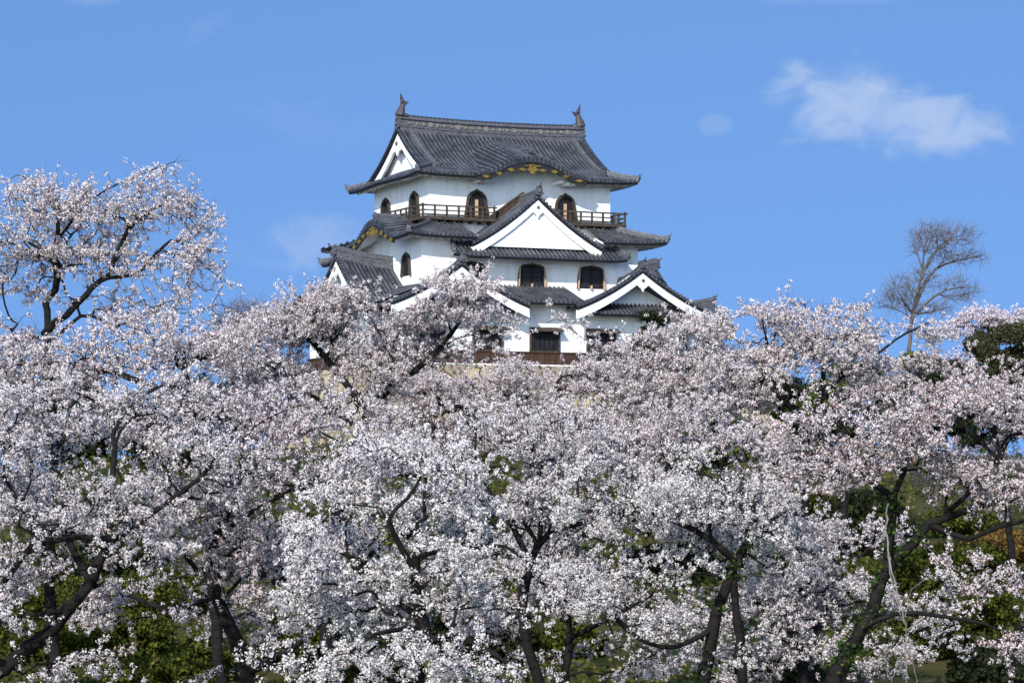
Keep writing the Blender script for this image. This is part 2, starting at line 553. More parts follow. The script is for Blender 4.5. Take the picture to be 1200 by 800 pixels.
def gable(side, c, hw, p_out, p_in, z_apex, z_eave, recess, rise=0.8, k=0.32, board=.55, panel_base=None, pend=1.0, label=None, cut_v=None, roof_label=None, ridge_h=.5, tile=0.9):
    """A gable with its own tiled roof running back into the keep: roof (tiles, ridge, end tile), white panel, bargeboards, pendant."""
    f = sm(side)
    L = p_out - p_in

    def zr(x, y):       # x across, y depth from the verge inwards
        t = min(1.0, abs(x) / hw)
        base = z_apex - (z_apex - z_eave) * ((1 + k) * t - k * t * t)
        return base - rise * (1 - (1 - min(1.0, y / L)) ** 1.7) * (1 - .75 * t)
    mb = CB()
    nx, ny = 28, 7
    mb.grid([[f(c + hw * (2 * j / nx - 1), p_out - L * i / ny, zr(hw * (2 * j / nx - 1), L * i / ny)) for j in range(nx + 1)] for i in range(ny + 1)])
    mb.grid([[f(c + hw * (2 * j / nx - 1), p_out - L * i / ny - .0, zr(hw * (2 * j / nx - 1), L * i / ny) - .16) for j in range(nx + 1)] for i in range(ny + 1)])
    # rows of round tiles down both slopes
    tr = CB()
    ys_, y = [], .62
    while y < L:
        ys_.append(y); y += .30
    for y in ys_:
        for sg in (-1, 1):
            ring = []
            for i in range(9):
                x = sg * hw * i / 8
                ring.append([f(c + x, p_out - y - .074 * math.cos(a), zr(x, y) + .012 + .11 * math.sin(a)) for a in (0, .78, 1.57, 2.36, 3.1416)])
            tr.grid(ring)
            tr.disc(f(c + sg * (hw + .02), p_out - y, zr(hw, y)), Vector(f(sg, 0, 0)), .1, 7)
    # verge: two raised tile rolls, then short tiles laid across the verge
    for y, r in ((.5, .13), (.26, .10)):
        for sg in (-1, 1):
            ring = []
            for i in range(11):
                x = sg * hw * i / 10
                ring.append([f(c + x, p_out - y - r * math.cos(a), zr(x, y) + .03 + r * math.sin(a)) for a in (0, .78, 1.57, 2.36, 3.1416)])
            tr.grid(ring)
    sl_len = math.hypot(hw, z_apex - z_eave)
    nt = int(sl_len / .27)
    for sg in (-1, 1):
        for i in range(nt):
            x = sg * hw * (i + .6) / nt
            ring = []
            for yy in (-.04, .24):
                ring.append([f(c + x + .085 * math.cos(a), p_out - yy, zr(x, 0) + .0 + .10 * math.sin(a)) for a in (0, .78, 1.57, 2.36, 3.1416)])
            tr.grid(ring)
            tr.disc(f(c + x, p_out + .045, zr(x, 0) - .01), Vector(f(0, 1, 0)), .105, 8)
    xs_ = [hw * (2 * j / 36 - 1) for j in range(37)]
    mb.band([f(c + x, p_out + .01, zr(x, 0) + .02) for x in xs_], [f(c + x, p_out + .01, zr(x, 0) - .15) for x in xs_], Vector(f(0, -.14, 0)))
    o = mb.build('gable_roof', M_TILE, None, roof_label)
    tr.build('tile_rows', M_ROWS, o)
    bl = CB()
    bl.band([f(c + x, p_out - .05, zr(x, 0) - .14) for x in xs_], [f(c + x, p_out - .05, zr(x, 0) - .27) for x in xs_], Vector(f(0, -.2, 0)))
    bl.build('fascia', M_BLACK, o)
    rp = [f(c, p_out + .02 - (L + .0) * i / 8, zr(0, L * i / 8) + .02) for i in range(9)]
    rb = CB(); rb.sweep(rp, RIDGE_PROF(.2, ridge_h)); rb.build('ridge', M_RIDGE, o)
    et = CB(); end_tile(et, Vector(f(c, p_out + .1, zr(0, 0) + .2)), Vector(f(0, 1, 0)), tile); et.build('ridge_end_tile', M_RIDGE, o)
    # white panel set back behind the bargeboards
    gp = CB()
    zb = panel_base if panel_base is not None else z_eave
    xsn = [x for x in xs_ if zr(x, 0) - .3 > zb]
    pw = p_out - recess
    outl = [f(c + x, pw, zr(x, 0) - .22) for x in xsn]
    outl = [f(c + xsn[0], pw, zb)] + outl + [f(c + xsn[-1], pw, zb)]
    off = Vector(f(0, -.12, 0))
    gp.slab(outl, [Vector(p) + off for p in outl])
    g = gp.build('gable', M_PLASTER, None, label)
    for sg in (-1, 1):
        bb = CB()
        X = [sg * hw * i / 16 for i in range(17)]
        w = [board * (1.0 + .16 * abs(x) / hw) for x in X]
        bb.band([f(c + x, p_out - .10, zr(x, 0) - .26) for x in X], [f(c + x, p_out - .10, zr(x, 0) - .26 - b) for x, b in zip(X, w)], Vector(f(0, -.16, 0)))
        # raised lip along the lower edge
        bb.band([f(c + x, p_out - .06, zr(x, 0) - .26 - b + .1) for x, b in zip(X, w)], [f(c + x, p_out - .06, zr(x, 0) - .28 - b) for x, b in zip(X, w)], Vector(f(0, -.06, 0)))
        bb.build('bargeboard', M_BOARD, g)
    if pend:
        pd = CB()
        pts = [(-.5, 0), (-.16, .42), (0, .5), (.16, .42), (.5, 0), (.62, -.12), (.40, -.16), (.26, -.3), (.14, -.34), (0, -.62), (-.14, -.34), (-.26, -.3), (-.40, -.16), (-.62, -.12)]
        zc = zr(0, 0) - .26 - board * 1.05
        A = [f(c + a * pend, p_out - .03, zc - .22 * pend + b * pend) for a, b in pts]
        pd.slab(A, [Vector(p) + Vector(f(0, -.1, 0)) for p in A])
        po = pd.build('pendant', M_BOARD, g)
        bo = CB()
        bo.tube([f(c, p_out - .03, zc), f(c, p_out + .05, zc)], [.13 * pend, .11 * pend], 8)
        bo.build('boss', M_RIDGE, g)
    return o


def bell(t):
    t = abs(t)
    return 0.0 if t >= 1 else math.cos(math.pi * t ** 1.15 / 2) ** 1.8


# ---- walls of the three storeys
def wall_storey(hu, hv, z0, z1, label):
    mb = CB(); mb.box(-hu, hu, -hv, hv, z0, z1)
    return mb.build('wall', M_PLASTER, None, label)


w1 = wall_storey(9.5, 7.6, 7.41, 11.5, 'white plastered wall of the ground storey')
w2 = wall_storey(7.44, 6.0, 11.4, 15.5, 'white plastered wall of the middle storey')
w3 = wall_storey(6.3, 4.39, 15.5, 19.55, 'white plastered wall of the top storey')

# ---- top roof (hip-and-gable)
A3, B3, ZE3, ZR3, G3 = 7.62, 5.75, 19.26, 22.6, 6.25
LF3 = .12
sag3 = lambda u, v: -.22 * sstep(0, 6, v) * sstep(-2, -7, u)


def prof3(d):
    t = d / B3
    return ZE3 + (ZR3 - ZE3) * (.50 * t + .50 * t * t)


K3 = 3.7


def z_front3(s, d):
    zm = prof3(d) + lift(s, A3, LF3) * max(0, 1 - d / 2.5)
    zk = ZE3 - .16 + 1.26 * bell(s / K3) + .31 * d * min(1, 1.6 * bell(s / K3))
    return max(zm, zk) if abs(s) < K3 else zm


z_plain3 = lambda half: (lambda s, d: prof3(d) + lift(s, half, LF3) * max(0, 1 - d / 2.5))
dg3 = A3 - G3
top_f = roof_strip('front', B3, -A3, A3, B3, z_front3, 1.41, dlim=dg3 - .35, label='front slope of the top roof', ns=96, nd=16, kara=(0, K3 - .35))
KF = .42
KW3 = 3.85
z_kara3 = lambda s, d: ZE3 + .05 + 1.28 * bell(s / KW3) + .31 * (d - KF) * min(1, .25 + 1.6 * bell(s / KW3))
roof_strip('front', B3 + KF, -KW3, KW3, 4.2, z_kara3, 1.41 + KF, hip=(0, 0), label='curved tiled hood over the middle of the top eave', ns=80, nd=10, rafter=False, edge=lambda s: .22 * bell(s / KW3) ** .5)
roof_strip('back', B3, -A3, A3, B3, z_plain3(A3), 1.41, dlim=dg3 - .35, label='back slope of the top roof', rafter=False)
for sd in ('left', 'right'):
    roof_strip(sd, A3, -B3, B3, dg3 + .4, (lambda s, d: z_plain3(B3)(s, d) - .22 * sstep(0, 6, s)) if sd == 'left' else z_plain3(B3), 1.42, label='short %s end slope of the top roof' % ('western' if sd == 'left' else 'eastern'), nd=6)
# main ridge
mr = CB()
rpts = [(-6.45 + 12.9 * i / 20, 0, ZR3 - .15 + .14 * abs(2 * i / 20 - 1) ** 2.2) for i in range(21)]
mr.sweep(rpts, [(-.30, -.25), (-.30, .12), (-.34, .13), (-.34, .2), (-.24, .21), (-.24, .62), (-.34, .63), (-.34, .70), (-.2, .72), (-.13, .84), (0, .88), (.13, .84), (.2, .72),
                (.34, .70), (.34, .63), (.24, .62), (.24, .21), (.34, .2), (.34, .13), (.30, .12), (.30, -.25)])
mro = mr.build('ridge', M_RIDGE, top_f)
md = CB()
for i in range(1, 26):
    u = -6.3 + 12.6 * i / 26
    zz = ZR3 - .15 + .14 * abs(u / 6.45) ** 2.2
    md.tube([(u, -.23, zz + .41), (u, -.30, zz + .41)], [.12, .10] if i % 4 else [.19, .17], 8)
    md.tube([(u + .24, -.23, zz + .41), (u + .24, -.28, zz + .41)], [.07, .05], 6)
md.build('ridge_medallions', material('pale_tile_medallion', (.09, .085, .08), .6, (.24, .22, .18), 8.0), top_f)
cap = CB()
for i in range(44):
    u = -6.4 + 12.8 * i / 43
    zz = ZR3 - .15 + .14 * abs(u / 6.45) ** 2.2
    cap.tube([(u - .13, 0, zz + .80), (u + .11, 0, zz + .83)], [.14, .155], 7)
cap.build('ridge_cap_tiles', M_TILE, top_f)
for sg in (-1, 1):
    et = CB()
    end_tile(et, (sg * 6.5, 0, ZR3 + .32), (sg, 0), 1.05, False)
    et.build('ridge_end_tile', M_RIDGE, top_f)
# descending ridges, hip ridges
for sg in (-1, 1):
    for fr in (-1, 1):
        zfun = z_front3 if fr < 0 else z_plain3(A3)
        pts = [(sg * 5.75, fr * (.3 + 4.0 * i / 10), prof3(B3 - (.3 + 4.0 * i / 10)) + .04) for i in range(11)]
        hip_ridge(pts, top_f, .17, .32, .62)
        pts = []
        for i in range(9):
            d = (dg3 + .1) * (1 - i / 8)
            pts.append((sg * (A3 - d), fr * (B3 - d), prof3(d) + LF3 * max(0, 1 - d / 2.5) * ((1 - d / 3.2) ** 2.2) + .03 + sag3(sg * A3, fr * B3)))
        pts.append((sg * (A3 + .03), fr * (B3 + .03), ZE3 + .19 + sag3(sg * A3, fr * B3)))
        hip_ridge(pts, top_f, .15, .28, .42)
# verge tiles, gables and bargeboards of the top roof's two ends
for sg in (-1, 1):
    x_out = 6.62
    vt = CB()
    Y = [-4.35 + 8.7 * i / 40 for i in range(41)]
    zt = lambda y: prof3(B3 - abs(y))
    for x in (6.18, 6.42):
        ring = [[(sg * x + .12 * math.cos(a), y, zt(y) + .03 + .12 * math.sin(a)) for a in (0, .78, 1.57, 2.36, 3.1416)] for y in Y]
        vt.grid(ring)
    n = 42
    for i in range(n):
        y = -4.3 + 8.6 * (i + .5) / n
        vt.grid([[(sg * xx, y + .085 * math.cos(a), zt(y) + .10 * math.sin(a)) for a in (0, .78, 1.57, 2.36, 3.1416)] for xx in (6.4, x_out + .05)])
        vt.disc((sg * (x_out + .055), y, zt(y) - .01), (sg, 0, 0), .105, 8)
    vt.band([(sg * x_out, y, zt(y) + .03) for y in Y], [(sg * x_out, y, zt(y) - .17) for y in Y], (-sg * .5, 0, 0))
    vt.build('verge_tiles', M_TILE, top_f)
    gp = CB()
    Yp = [y for y in Y if zt(y) - .3 > 19.85]
    outl = [(sg * 6.02, Yp[0], 19.5)] + [(sg * 6.02, y, zt(y) - .2) for y in Yp] + [(sg * 6.02, Yp[-1], 19.5)]
    gp.slab(outl, [(x - sg * .1, y, z) for x, y, z in outl])
    g = gp.build('gable', M_PLASTER, None, 'white gable at the %s end of the top roof' % ('western' if sg < 0 else 'eastern'))
    fb = CB()
    fb.band([(sg * (x_out - .06), y, zt(y) - .15) for y in Y], [(sg * (x_out - .06), y, zt(y) - .3) for y in Y], (-sg * .35, 0, 0))
    fb.build('fascia', M_BLACK, g)
    for q in (-1, 1):
        bb = CB()
        X = [q * 4.3 * i / 16 for i in range(17)]
        bb.band([(sg * (x_out - .1), y, zt(y) - .28) for y in X], [(sg * (x_out - .1), y, zt(y) - .28 - .52 * (1 + .1 * abs(y) / 4)) for y in X], (-sg * .16, 0, 0))
        bb.build('bargeboard', M_BOARD, g)
    pd = CB()
    pts = [(-.5, 0), (-.16, .42), (0, .5), (.16, .42), (.5, 0), (.66, -.12), (.5, -.3), (.26, -.26), (.14, -.44), (0, -.6), (-.14, -.44), (-.26, -.26), (-.5, -.3), (-.66, -.12)]
    zc = zt(0) - .95
    Aq = [(sg * (x_out - .04), a, zc - .2 + b) for a, b in pts]
    pd.slab(Aq, [(x - sg * .1, y, z) for x, y, z in Aq]); pd.build('pendant', M_BOARD, g)
    bo = CB(); bo.tube([(sg * (x_out - .04), 0, zc), (sg * (x_out + .04), 0, zc)], [.15, .12], 8); bo.build('boss', M_RIDGE, g)

# curved gable (karahafu) over the top storey's front: board, gilt fittings, ridge and the wall behind
kb = CB()
SS = [-K3 + .15 + (2 * K3 - .3) * i / 60 for i in range(61)]
EK = lambda s: .22 * bell(s / KW3) ** .5
SS = [-KW3 + .1 + (2 * KW3 - .2) * i / 60 for i in range(61)]
kb.band([(s, -B3 - KF + .04, z_kara3(s, 0) - .13 - EK(s)) for s in SS], [(s, -B3 - KF + .04, z_kara3(s, 0) - .13 - EK(s) - .28 - .10 * bell(s / 2.4)) for s in SS], (0, .12, 0))
kbo = kb.build('curved_gable', M_BLACK, None, 'black curved gable board with gilt fittings under the top roof')
kw = CB()
kw.grid([[(s, -4.41, 19.3 + (max(19.4, z_kara3(s, 1.39 + KF) - .26) - 19.3) * t) for s in SS] for t in (0, 1)])
kw.build('curved_wall', M_PLASTER, kbo)


def gilt(parent, f, c, z, w, h, seed):
    """A gilt openwork fitting: lobed plate."""
    rr = random.Random(seed)
    pts = []
    n = 22
    for i in range(n):
        a = 2 * math.pi * i / n
        r = (.80 + .14 * math.cos(4 * a) + .10 * math.cos(7 * a + 1.57)) * (1 + .16 * rr.uniform(-1, 1))
        pts.append((w * r * math.cos(a), h * r * math.sin(a)))
    A = [f(c + a, .05, z + b) for a, b in pts]
    B = [f(c + a, 0, z + b) for a, b in pts]
    mb = CB()
    mb.slab(A, B)
    mb.build('gilt_fitting', M_GOLD, parent)


gl = kbo
fk = lambda s, w, z: (s, -B3 - KF + .02 - w, z)
gilt(gl, fk, 0, z_kara3(0, 0) - .56, .60, .10, 1)
gilt(gl, fk, 0, z_kara3(0, 0) - .78, .40, .27, 2)
for sg in (-1, 1):
    gilt(gl, fk, sg * .68, z_kara3(.68, 0) - .74, .30, .10, 3)
    gilt(gl, fk, sg * 1.5, z_kara3(1.5, 0) - .55, .24, .13, 4 + sg)
    gilt(gl, fk, sg * 2.3, z_kara3(2.3, 0) - .42, .22, .12, 8 + sg)
    gilt(gl, fk, sg * 3.2, z_kara3(3.2, 0) - .28, .30, .11, 12 + sg)
kr = CB(); kr.sweep([(0, -5.85 + 4.6 * i / 6, 20.70 + .05 * (1 - i / 6)) for i in range(7)], RIDGE_PROF(.2, .46)); kr.build('ridge', M_RIDGE, kbo)
et = CB(); end_tile(et, (0, -5.92, 20.9), (0, -1), .62, False); et.build('ridge_end_tile', M_RIDGE, kbo)
for sg in (-1, 1):     # white plastered beam ends either side of the curved gable
    be = CB()
    for q in (0, .42, .84):
        be.box(sg * (2.35 + q) - .12, sg * (2.35 + q) + .12, -5.55, -4.4, 18.86 + (.12 if q == 0 else 0), 19.06 + (.12 if q == 0 else 0))
    be.build('beam_end', M_PLASTER, kbo)


# ---- windows
def kato(side, c, w_out, z0, z1, width, style='top', n=3, label=None):
    """Bell-shaped (flame-headed) window: moulded frame, dark panel painted as the unlit inside, wooden shutter pieces."""
    f = sm(side)
    H = z1 - z0

    def outline(hw, top, bot):
        L = [(-hw, bot), (-hw * .90, bot + (top - bot) * .30), (-hw * .80, bot + (top - bot) * .60), (-hw * .76, bot + (top - bot) * .70), (-hw * .62, bot + (top - bot) * .82),
             (-hw * .40, bot + (top - bot) * .91), (-hw * .16, bot + (top - bot) * .95), (0, top)]
        if style == 'mid':
            L = [(-hw, bot), (-hw * .95, bot + (top - bot) * .4), (-hw * .89, bot + (top - bot) * .76), (-hw * .80, bot + (top - bot) * .87), (-hw * .55, bot + (top - bot) * .94), (-hw * .2, bot + (top - bot) * .97), (0, top)]
        return L + [(-x, z) for x, z in L[-2::-1]]
    hw = width / 2
    O = outline(hw, z1, z0)
    I = outline(hw * (.80 if style != 'mid' else .90), z1 - H * .09, z0 + .05)
    mb = CB()
    n_ = len(O)
    for i in range(n_ - 1):
        (a, b), (c2, d2) = O[i], O[i + 1]
        (e, g), (h, k) = I[i], I[i + 1]
        q = [f(c + a, w_out + .16, b), f(c + c2, w_out + .16, d2), f(c + h, w_out + .16, k), f(c + e, w_out + .16, g)]
        p = [f(c + a, w_out - .02, b), f(c + c2, w_out - .02, d2), f(c + h, w_out - .02, k), f(c + e, w_out - .02, g)]
        mb.slab(q, p)
    wo = mb.build('window', M_WOOD, None, label)
    dk = CB()
    A = [f(c + a, w_out + .02, b) for a, b in I]
    dk.slab(A, [f(c + a, w_out - .02, b) for a, b in I])
    dk.build('shade_panel', M_DARK, wo)  # slab over solid wall, shade of the inside painted as its colour
    sh = CB()
    if style == 'top':
        x0, x1 = -.09, .11
        sh.slab([f(c + x0, w_out + .07, z0 + .05), f(c + x1, w_out + .07, z0 + .05), f(c + x1, w_out + .07, z0 + H * .64), f(c + x0, w_out + .07, z0 + H * .64)],
                [f(c + x0, w_out + .03, z0 + .05), f(c + x1, w_out + .03, z0 + .05), f(c + x1, w_out + .03, z0 + H * .64), f(c + x0, w_out + .03, z0 + H * .64)])
        sh.build('post', M_TAN if side == 'front' else M_SHUT, wo)
        lt = CB()
        for x in (-.48, -.34, .34, .48):
            lt.slab([f(c + x - .03, w_out + .05, z0 + .05), f(c + x + .03, w_out + .05, z0 + .05), f(c + x + .03, w_out + .05, z0 + H * .7), f(c + x - .03, w_out + .05, z0 + H * .7)],
                    [f(c + x - .03, w_out + .03, z0 + .05), f(c + x + .03, w_out + .03, z0 + .05), f(c + x + .03, w_out + .03, z0 + H * .7), f(c + x - .03, w_out + .03, z0 + H * .7)])
        lt.build('lattice', M_SHUT, wo)
    else:
        for x in (-hw * .36, hw * .36):
            hwid = hw * .26
            for i in range(4):
                zz = z0 + .1 + i * H * .19
                sh.slab([f(c + x - hwid, w_out + .05, zz), f(c + x + hwid, w_out + .05, zz), f(c + x + hwid, w_out + .05, zz + H * .16), f(c + x - hwid, w_out + .05, zz + H * .16)],
                        [f(c + x - hwid, w_out + .025, zz), f(c + x + hwid, w_out + .025, zz), f(c + x + hwid, w_out + .025, zz + H * .16), f(c + x - hwid, w_out + .025, zz + H * .16)])
        sh.build('shutter', M_SHUT, wo)
        if style == 'plain':
            return wo
        pt = CB()
        for x in (-hw * .94, hw * .94, 0):
            top = .84 if x else .16
            lean = -.10 * x / hw if x else 0
            pt.slab([f(c + x - .05, w_out + .19, z0 - .02), f(c + x + .05, w_out + .19, z0 - .02), f(c + x + .04 + lean, w_out + .19, z0 + H * top), f(c + x - .04 + lean, w_out + .19, z0 + H * top)],
                    [f(c + x - .05, w_out + .03, z0 - .02), f(c + x + .05, w_out + .03, z0 - .02), f(c + x + .04 + lean, w_out + .03, z0 + H * top), f(c + x - .04 + lean, w_out + .03, z0 + H * top)])
        pt.build('frame_posts', M_TAN, wo)
    return wo


for c in (-3.06, 3.08):
    kato('front', c, 4.39, 16.64, 18.50, 1.7)
for c in (-2.3, 2.35):
    kato('left', c, 6.3, 16.64, 18.44, 1.7)
    kato('right', c, 6.3, 16.64, 18.44, 1.7)
for c in (-4.15, -.02, 4.1):
    kato('front', c, 6.0, 12.34, 13.86, 1.98, 'mid')
for c in (-3.72, 3.7):
    kato('left', c, 7.44, 12.95, 14.45, 1.5, 'plain')

# ---- balcony of the top storey
bal = CB()
bal.box(-7.05, 7.05, -5.2, 2.9, 16.42, 16.62)
for k in range(22):
    u = -6.8 + 13.6 * k / 21
    bal.box(u - .07, u + .07, -5.1, -4.2, 16.28, 16.42)
bo_ = bal.build('balcony', M_WOOD, None, 'weathered wooden balcony round the top storey')


def railing(p, q, nposts, parent):
    mb = CB()
    p, q = Vector(p), Vector(q)
    d = (q - p).normalized(); s = Vector((-d.y, d.x, 0))

    def bar(a, b, z, h, w):
        A = [a + s * w + Vector((0, 0, z)), a + s * w + Vector((0, 0, z + h)), a - s * w + Vector((0, 0, z + h)), a - s * w + Vector((0, 0, z))]
        B = [x + (b - a) for x in A]
        mb.slab(A, B)
    bar(p - d * .18, q + d * .18, .62, .09, .06)
    bar(p, q, .33, .07, .045)
    bar(p, q, .06, .08, .05)
    for i in range(nposts):
        c = p + (q - p) * i / (nposts - 1)
        h = .78 if i in (0, nposts - 1) else .62
        bar(c - d * .055, c + d * .055, 0, h, .05)
    mb.build('railing', M_WOOD, parent)


railing((-6.98, -5.12, 16.63), (-2.15, -5.12, 16.63), 7, bo_)
railing((2.3, -5.12, 16.63), (6.98, -5.12, 16.63), 7, bo_)
railing((-6.98, -5.12, 16.63), (-6.98, 2.8, 16.63), 10, bo_)
railing((6.98, -5.12, 16.63), (6.98, 2.8, 16.63), 10, bo_)
scr = CB()
scr.slab([(-2.1, -4.75, 16.5), (-2.1, -4.75, 16.85), (-.2, -4.75, 18.18), (.2, -4.75, 18.18), (2.1, -4.75, 16.85), (2.1, -4.75, 16.5)],
         [(-2.1, -4.68, 16.5), (-2.1, -4.68, 16.85), (-.2, -4.68, 18.18), (.2, -4.68, 18.18), (2.1, -4.68, 16.85), (2.1, -4.68, 16.5)])
so_ = scr.build('gable_screen', M_BROWN, None, 'brown boarded screen behind the large gable')
sc2 = CB()
for sg in (-1, 1):
    sc2.band([(sg * 2.2, -4.8, 16.88), (sg * .0, -4.8, 18.42)], [(sg * 2.2, -4.8, 16.78), (sg * .0, -4.8, 18.32)], (0, .2, 0))
    for i in range(5):
        u = sg * (.3 + .42 * i)
        sc2.box(u - .04, u + .04, -4.78, -4.752, 16.5, 18.1 - (abs(u) - .3) * .72)
sc2.build('screen_rail', M_WOOD, so_)

# ---- second roof (between the middle and top storeys) with a curved gable on its western side
A2, B2, ZE2 = 8.85, 7.4, 15.32


def prof2(d):
    t = d / 3.05
    return ZE2 + 1.22 * (.75 * t + .25 * t * t)


LF2 = .14
sag2 = lambda u, v: -.95 * sstep(1.5, 7, v) * sstep(-2, -8, u)
z2 = lambda half: (lambda s, d: prof2(d) + lift(s, half, LF2) * max(0, 1 - d / 2.5))
r2f = roof_strip('front', B2, -A2, -4.35, 3.05, z2(A2), 1.4, hip=(1, 0), label='front slope of the second roof left of the large gable', ns=30)
roof_strip('front', B2, 4.35, A2, 3.05, z2(A2), 1.4, hip=(0, 1), label='front slope of the second roof right of the large gable', ns=30)
roof_strip('back', B2, -A2, A2, 3.05, z2(A2), 1.4, label='back slope of the second roof', rafter=False)
roof_strip('right', A2, -B2, B2, 2.7, z2(B2), 1.41, label='eastern slope of the second roof')
KC, KW = -1.55, 3.45


def z_left2(s, d):
    zm = z2(B2)(s, d) - .95 * sstep(1.5, 7, s)
    if abs(s - KC) < KW:
        return max(zm, ZE2 - .02 + 1.22 * bell((s - KC) / KW) + .14 * d)
    return zm


r2l = roof_strip('left', A2, -B2, B2, 2.7, z_left2, 1.41, label='western slope of the second roof with its curved gable', ns=90, kara=(KC, KW - .3), edge=lambda s: .2 * bell((s - KC) / KW) ** .6)
SS = [KC - KW + .15 + (2 * KW - .3) * i / 50 for i in range(51)]
kb = CB()
EK = lambda s: .2 * bell((s - KC) / KW) ** .6
kb.band([(-A2 + .02, s, z_left2(s, 0) - .13 - EK(s)) for s in SS], [(-A2 + .02, s, z_left2(s, 0) - .13 - EK(s) - .28 - .08 * bell((s - KC) / 2.4)) for s in SS], (.12, 0, 0))
k2 = kb.build('curved_gable', M_BLACK, None, 'black curved gable board with gilt fittings on the western side')
kw = CB(); kw.grid([[(-7.46, s, 15.3 + (max(15.4, z_left2(s, 1.36) - .24) - 15.3) * t) for s in SS] for t in (0, 1)]); kw.build('curved_wall', M_PLASTER, k2)
gl = k2
fl = lambda s, w, z: (-A2 - w, s, z)
gilt(gl, fl, KC, z_left2(KC, 0) - .50, .62, .14, 21)
gilt(gl, fl, KC, z_left2(KC, 0) - .74, .52, .32, 22)
for sg in (-1, 1):
    for x, hh in ((.68, .66), (1.5, .5), (2.2, .38), (3.0, .28)):
        gilt(gl, fl, KC + sg * x, z_left2(KC + sg * x, 0) - hh, .30, .15, 23)
kr = CB(); kr.sweep([(-8.6 + 2.3 * i / 4, KC, 16.60) for i in range(5)], RIDGE_PROF(.2, .42)); kr.build('ridge', M_RIDGE, k2)
et = CB(); end_tile(et, (-8.66, KC, 16.78), (-1, 0), .6, False)
et.build('ridge_end_tile', M_RIDGE, k2)
for sg in (-1, 1):
    for fr in (-1, 1):
        pts = []
        for i in range(9):
            d = 2.55 * (1 - i / 8)
            pts.append((sg * (A2 - d), fr * (B2 - d), prof2(d) + LF2 * max(0, 1 - d / 2.5) * (max(0, 1 - d / 3.0)) ** 2.2 + .03 + sag2(sg * A2, fr * B2)))
        pts.append((sg * (A2 + .03), fr * (B2 + .03), ZE2 + .2 + sag2(sg * A2, fr * B2)))
        hip_ridge(pts, r2f, .15, .28, .42)

# ---- bay under the large front gable: pent roof
PB_W, PB_Z = 7.55, 14.16
pent = roof_strip('front', PB_W, -5.95, 5.95, 1.3, lambda s, d: PB_Z + .62 * d + lift(s, 5.95, .12, 1.6) * max(0, 1 - d), 1.4, hip=(.35, .35), label='pent roof below the large front gable')
for sg in (-1, 1):
    pts = [(sg * (5.95 - .35 * d), -(PB_W - d), PB_Z + .62 * d + .12 * max(0, 1 - d) + .03) for d in (1.1, .8, .5, .2, -.04)]
    hip_ridge(pts, pent, .14, .26, .36)
# large front gable
gable('front', -.12, 4.45, 7.22, 4.45, 17.98, 14.9, .22, rise=.16, k=.30, board=.47, panel_base=14.72, pend=.8,
      label='large white central gable on the front', roof_label='roof of the large central gable', ridge_h=.42, tile=.8)

# ---- first roof: middle strip of the front eave, side strips, and the four gables that break it
B1, ZE1 = 8.95, 11.32
r1 = roof_strip('front', B1, -2.3, 2.3, 3.0, lambda s, d: ZE1 + .36 * d, 1.4, hip=(0, 0), label='lower roof between the two front gables')
for sd in ('left', 'right'):
    roof_strip(sd, 10.9, -6.6, 8.6, 3.4, lambda s, d: 11.0 + .38 * d, 1.4, hip=(0, 0), label='%s slope of the lower roof' % ('western' if sd == 'left' else 'eastern'))
roof_strip('back', B1, -10.9, 10.9, 3.0, lambda s, d: 11.1 + .38 * d, 1.4, hip=(0, 0), label='back slope of the lower roof', rafter=False)
for sg in (-1, 1):
    c = 6.14 * sg
    roof_strip('front', 8.85, c - 3.7 + .2, c + 3.7 + .2, 1.45, lambda s, d, c=c: 10.74 + .5 * d + lift(s - c - .2, 3.7, .12, 1.0), 1.25, hip=(.3, .3), label='pent roof under the lower %s gable' % ('western' if sg < 0 else 'eastern'))
    gable('front', c, 4.52, 9.2, 5.95, 13.5, 11.08, 1.5, rise=.78, k=.34, board=.46, panel_base=11.2, pend=.85,
          label='lower %s gable on the front' % ('western' if sg < 0 else 'eastern'), roof_label='roof of the lower %s front gable' % ('western' if sg < 0 else 'eastern'), ridge_h=.44, tile=.72)
gable('left', -1.35, 4.9, 11.3, 7.4, 14.26, 10.75, .55, rise=.6, k=.22, board=.50, panel_base=11.0, pend=.9, label='white gable on the western side', roof_label='roof of the western gable', ridge_h=.72, tile=.85)
gable('right', -1.35, 4.9, 11.2, 7.4, 14.2, 10.75, .55, rise=.6, k=.22, board=.50, panel_base=11.0, pend=.9, label='white gable on the eastern side', roof_label='roof of the eastern gable', ridge_h=.72, tile=.85)

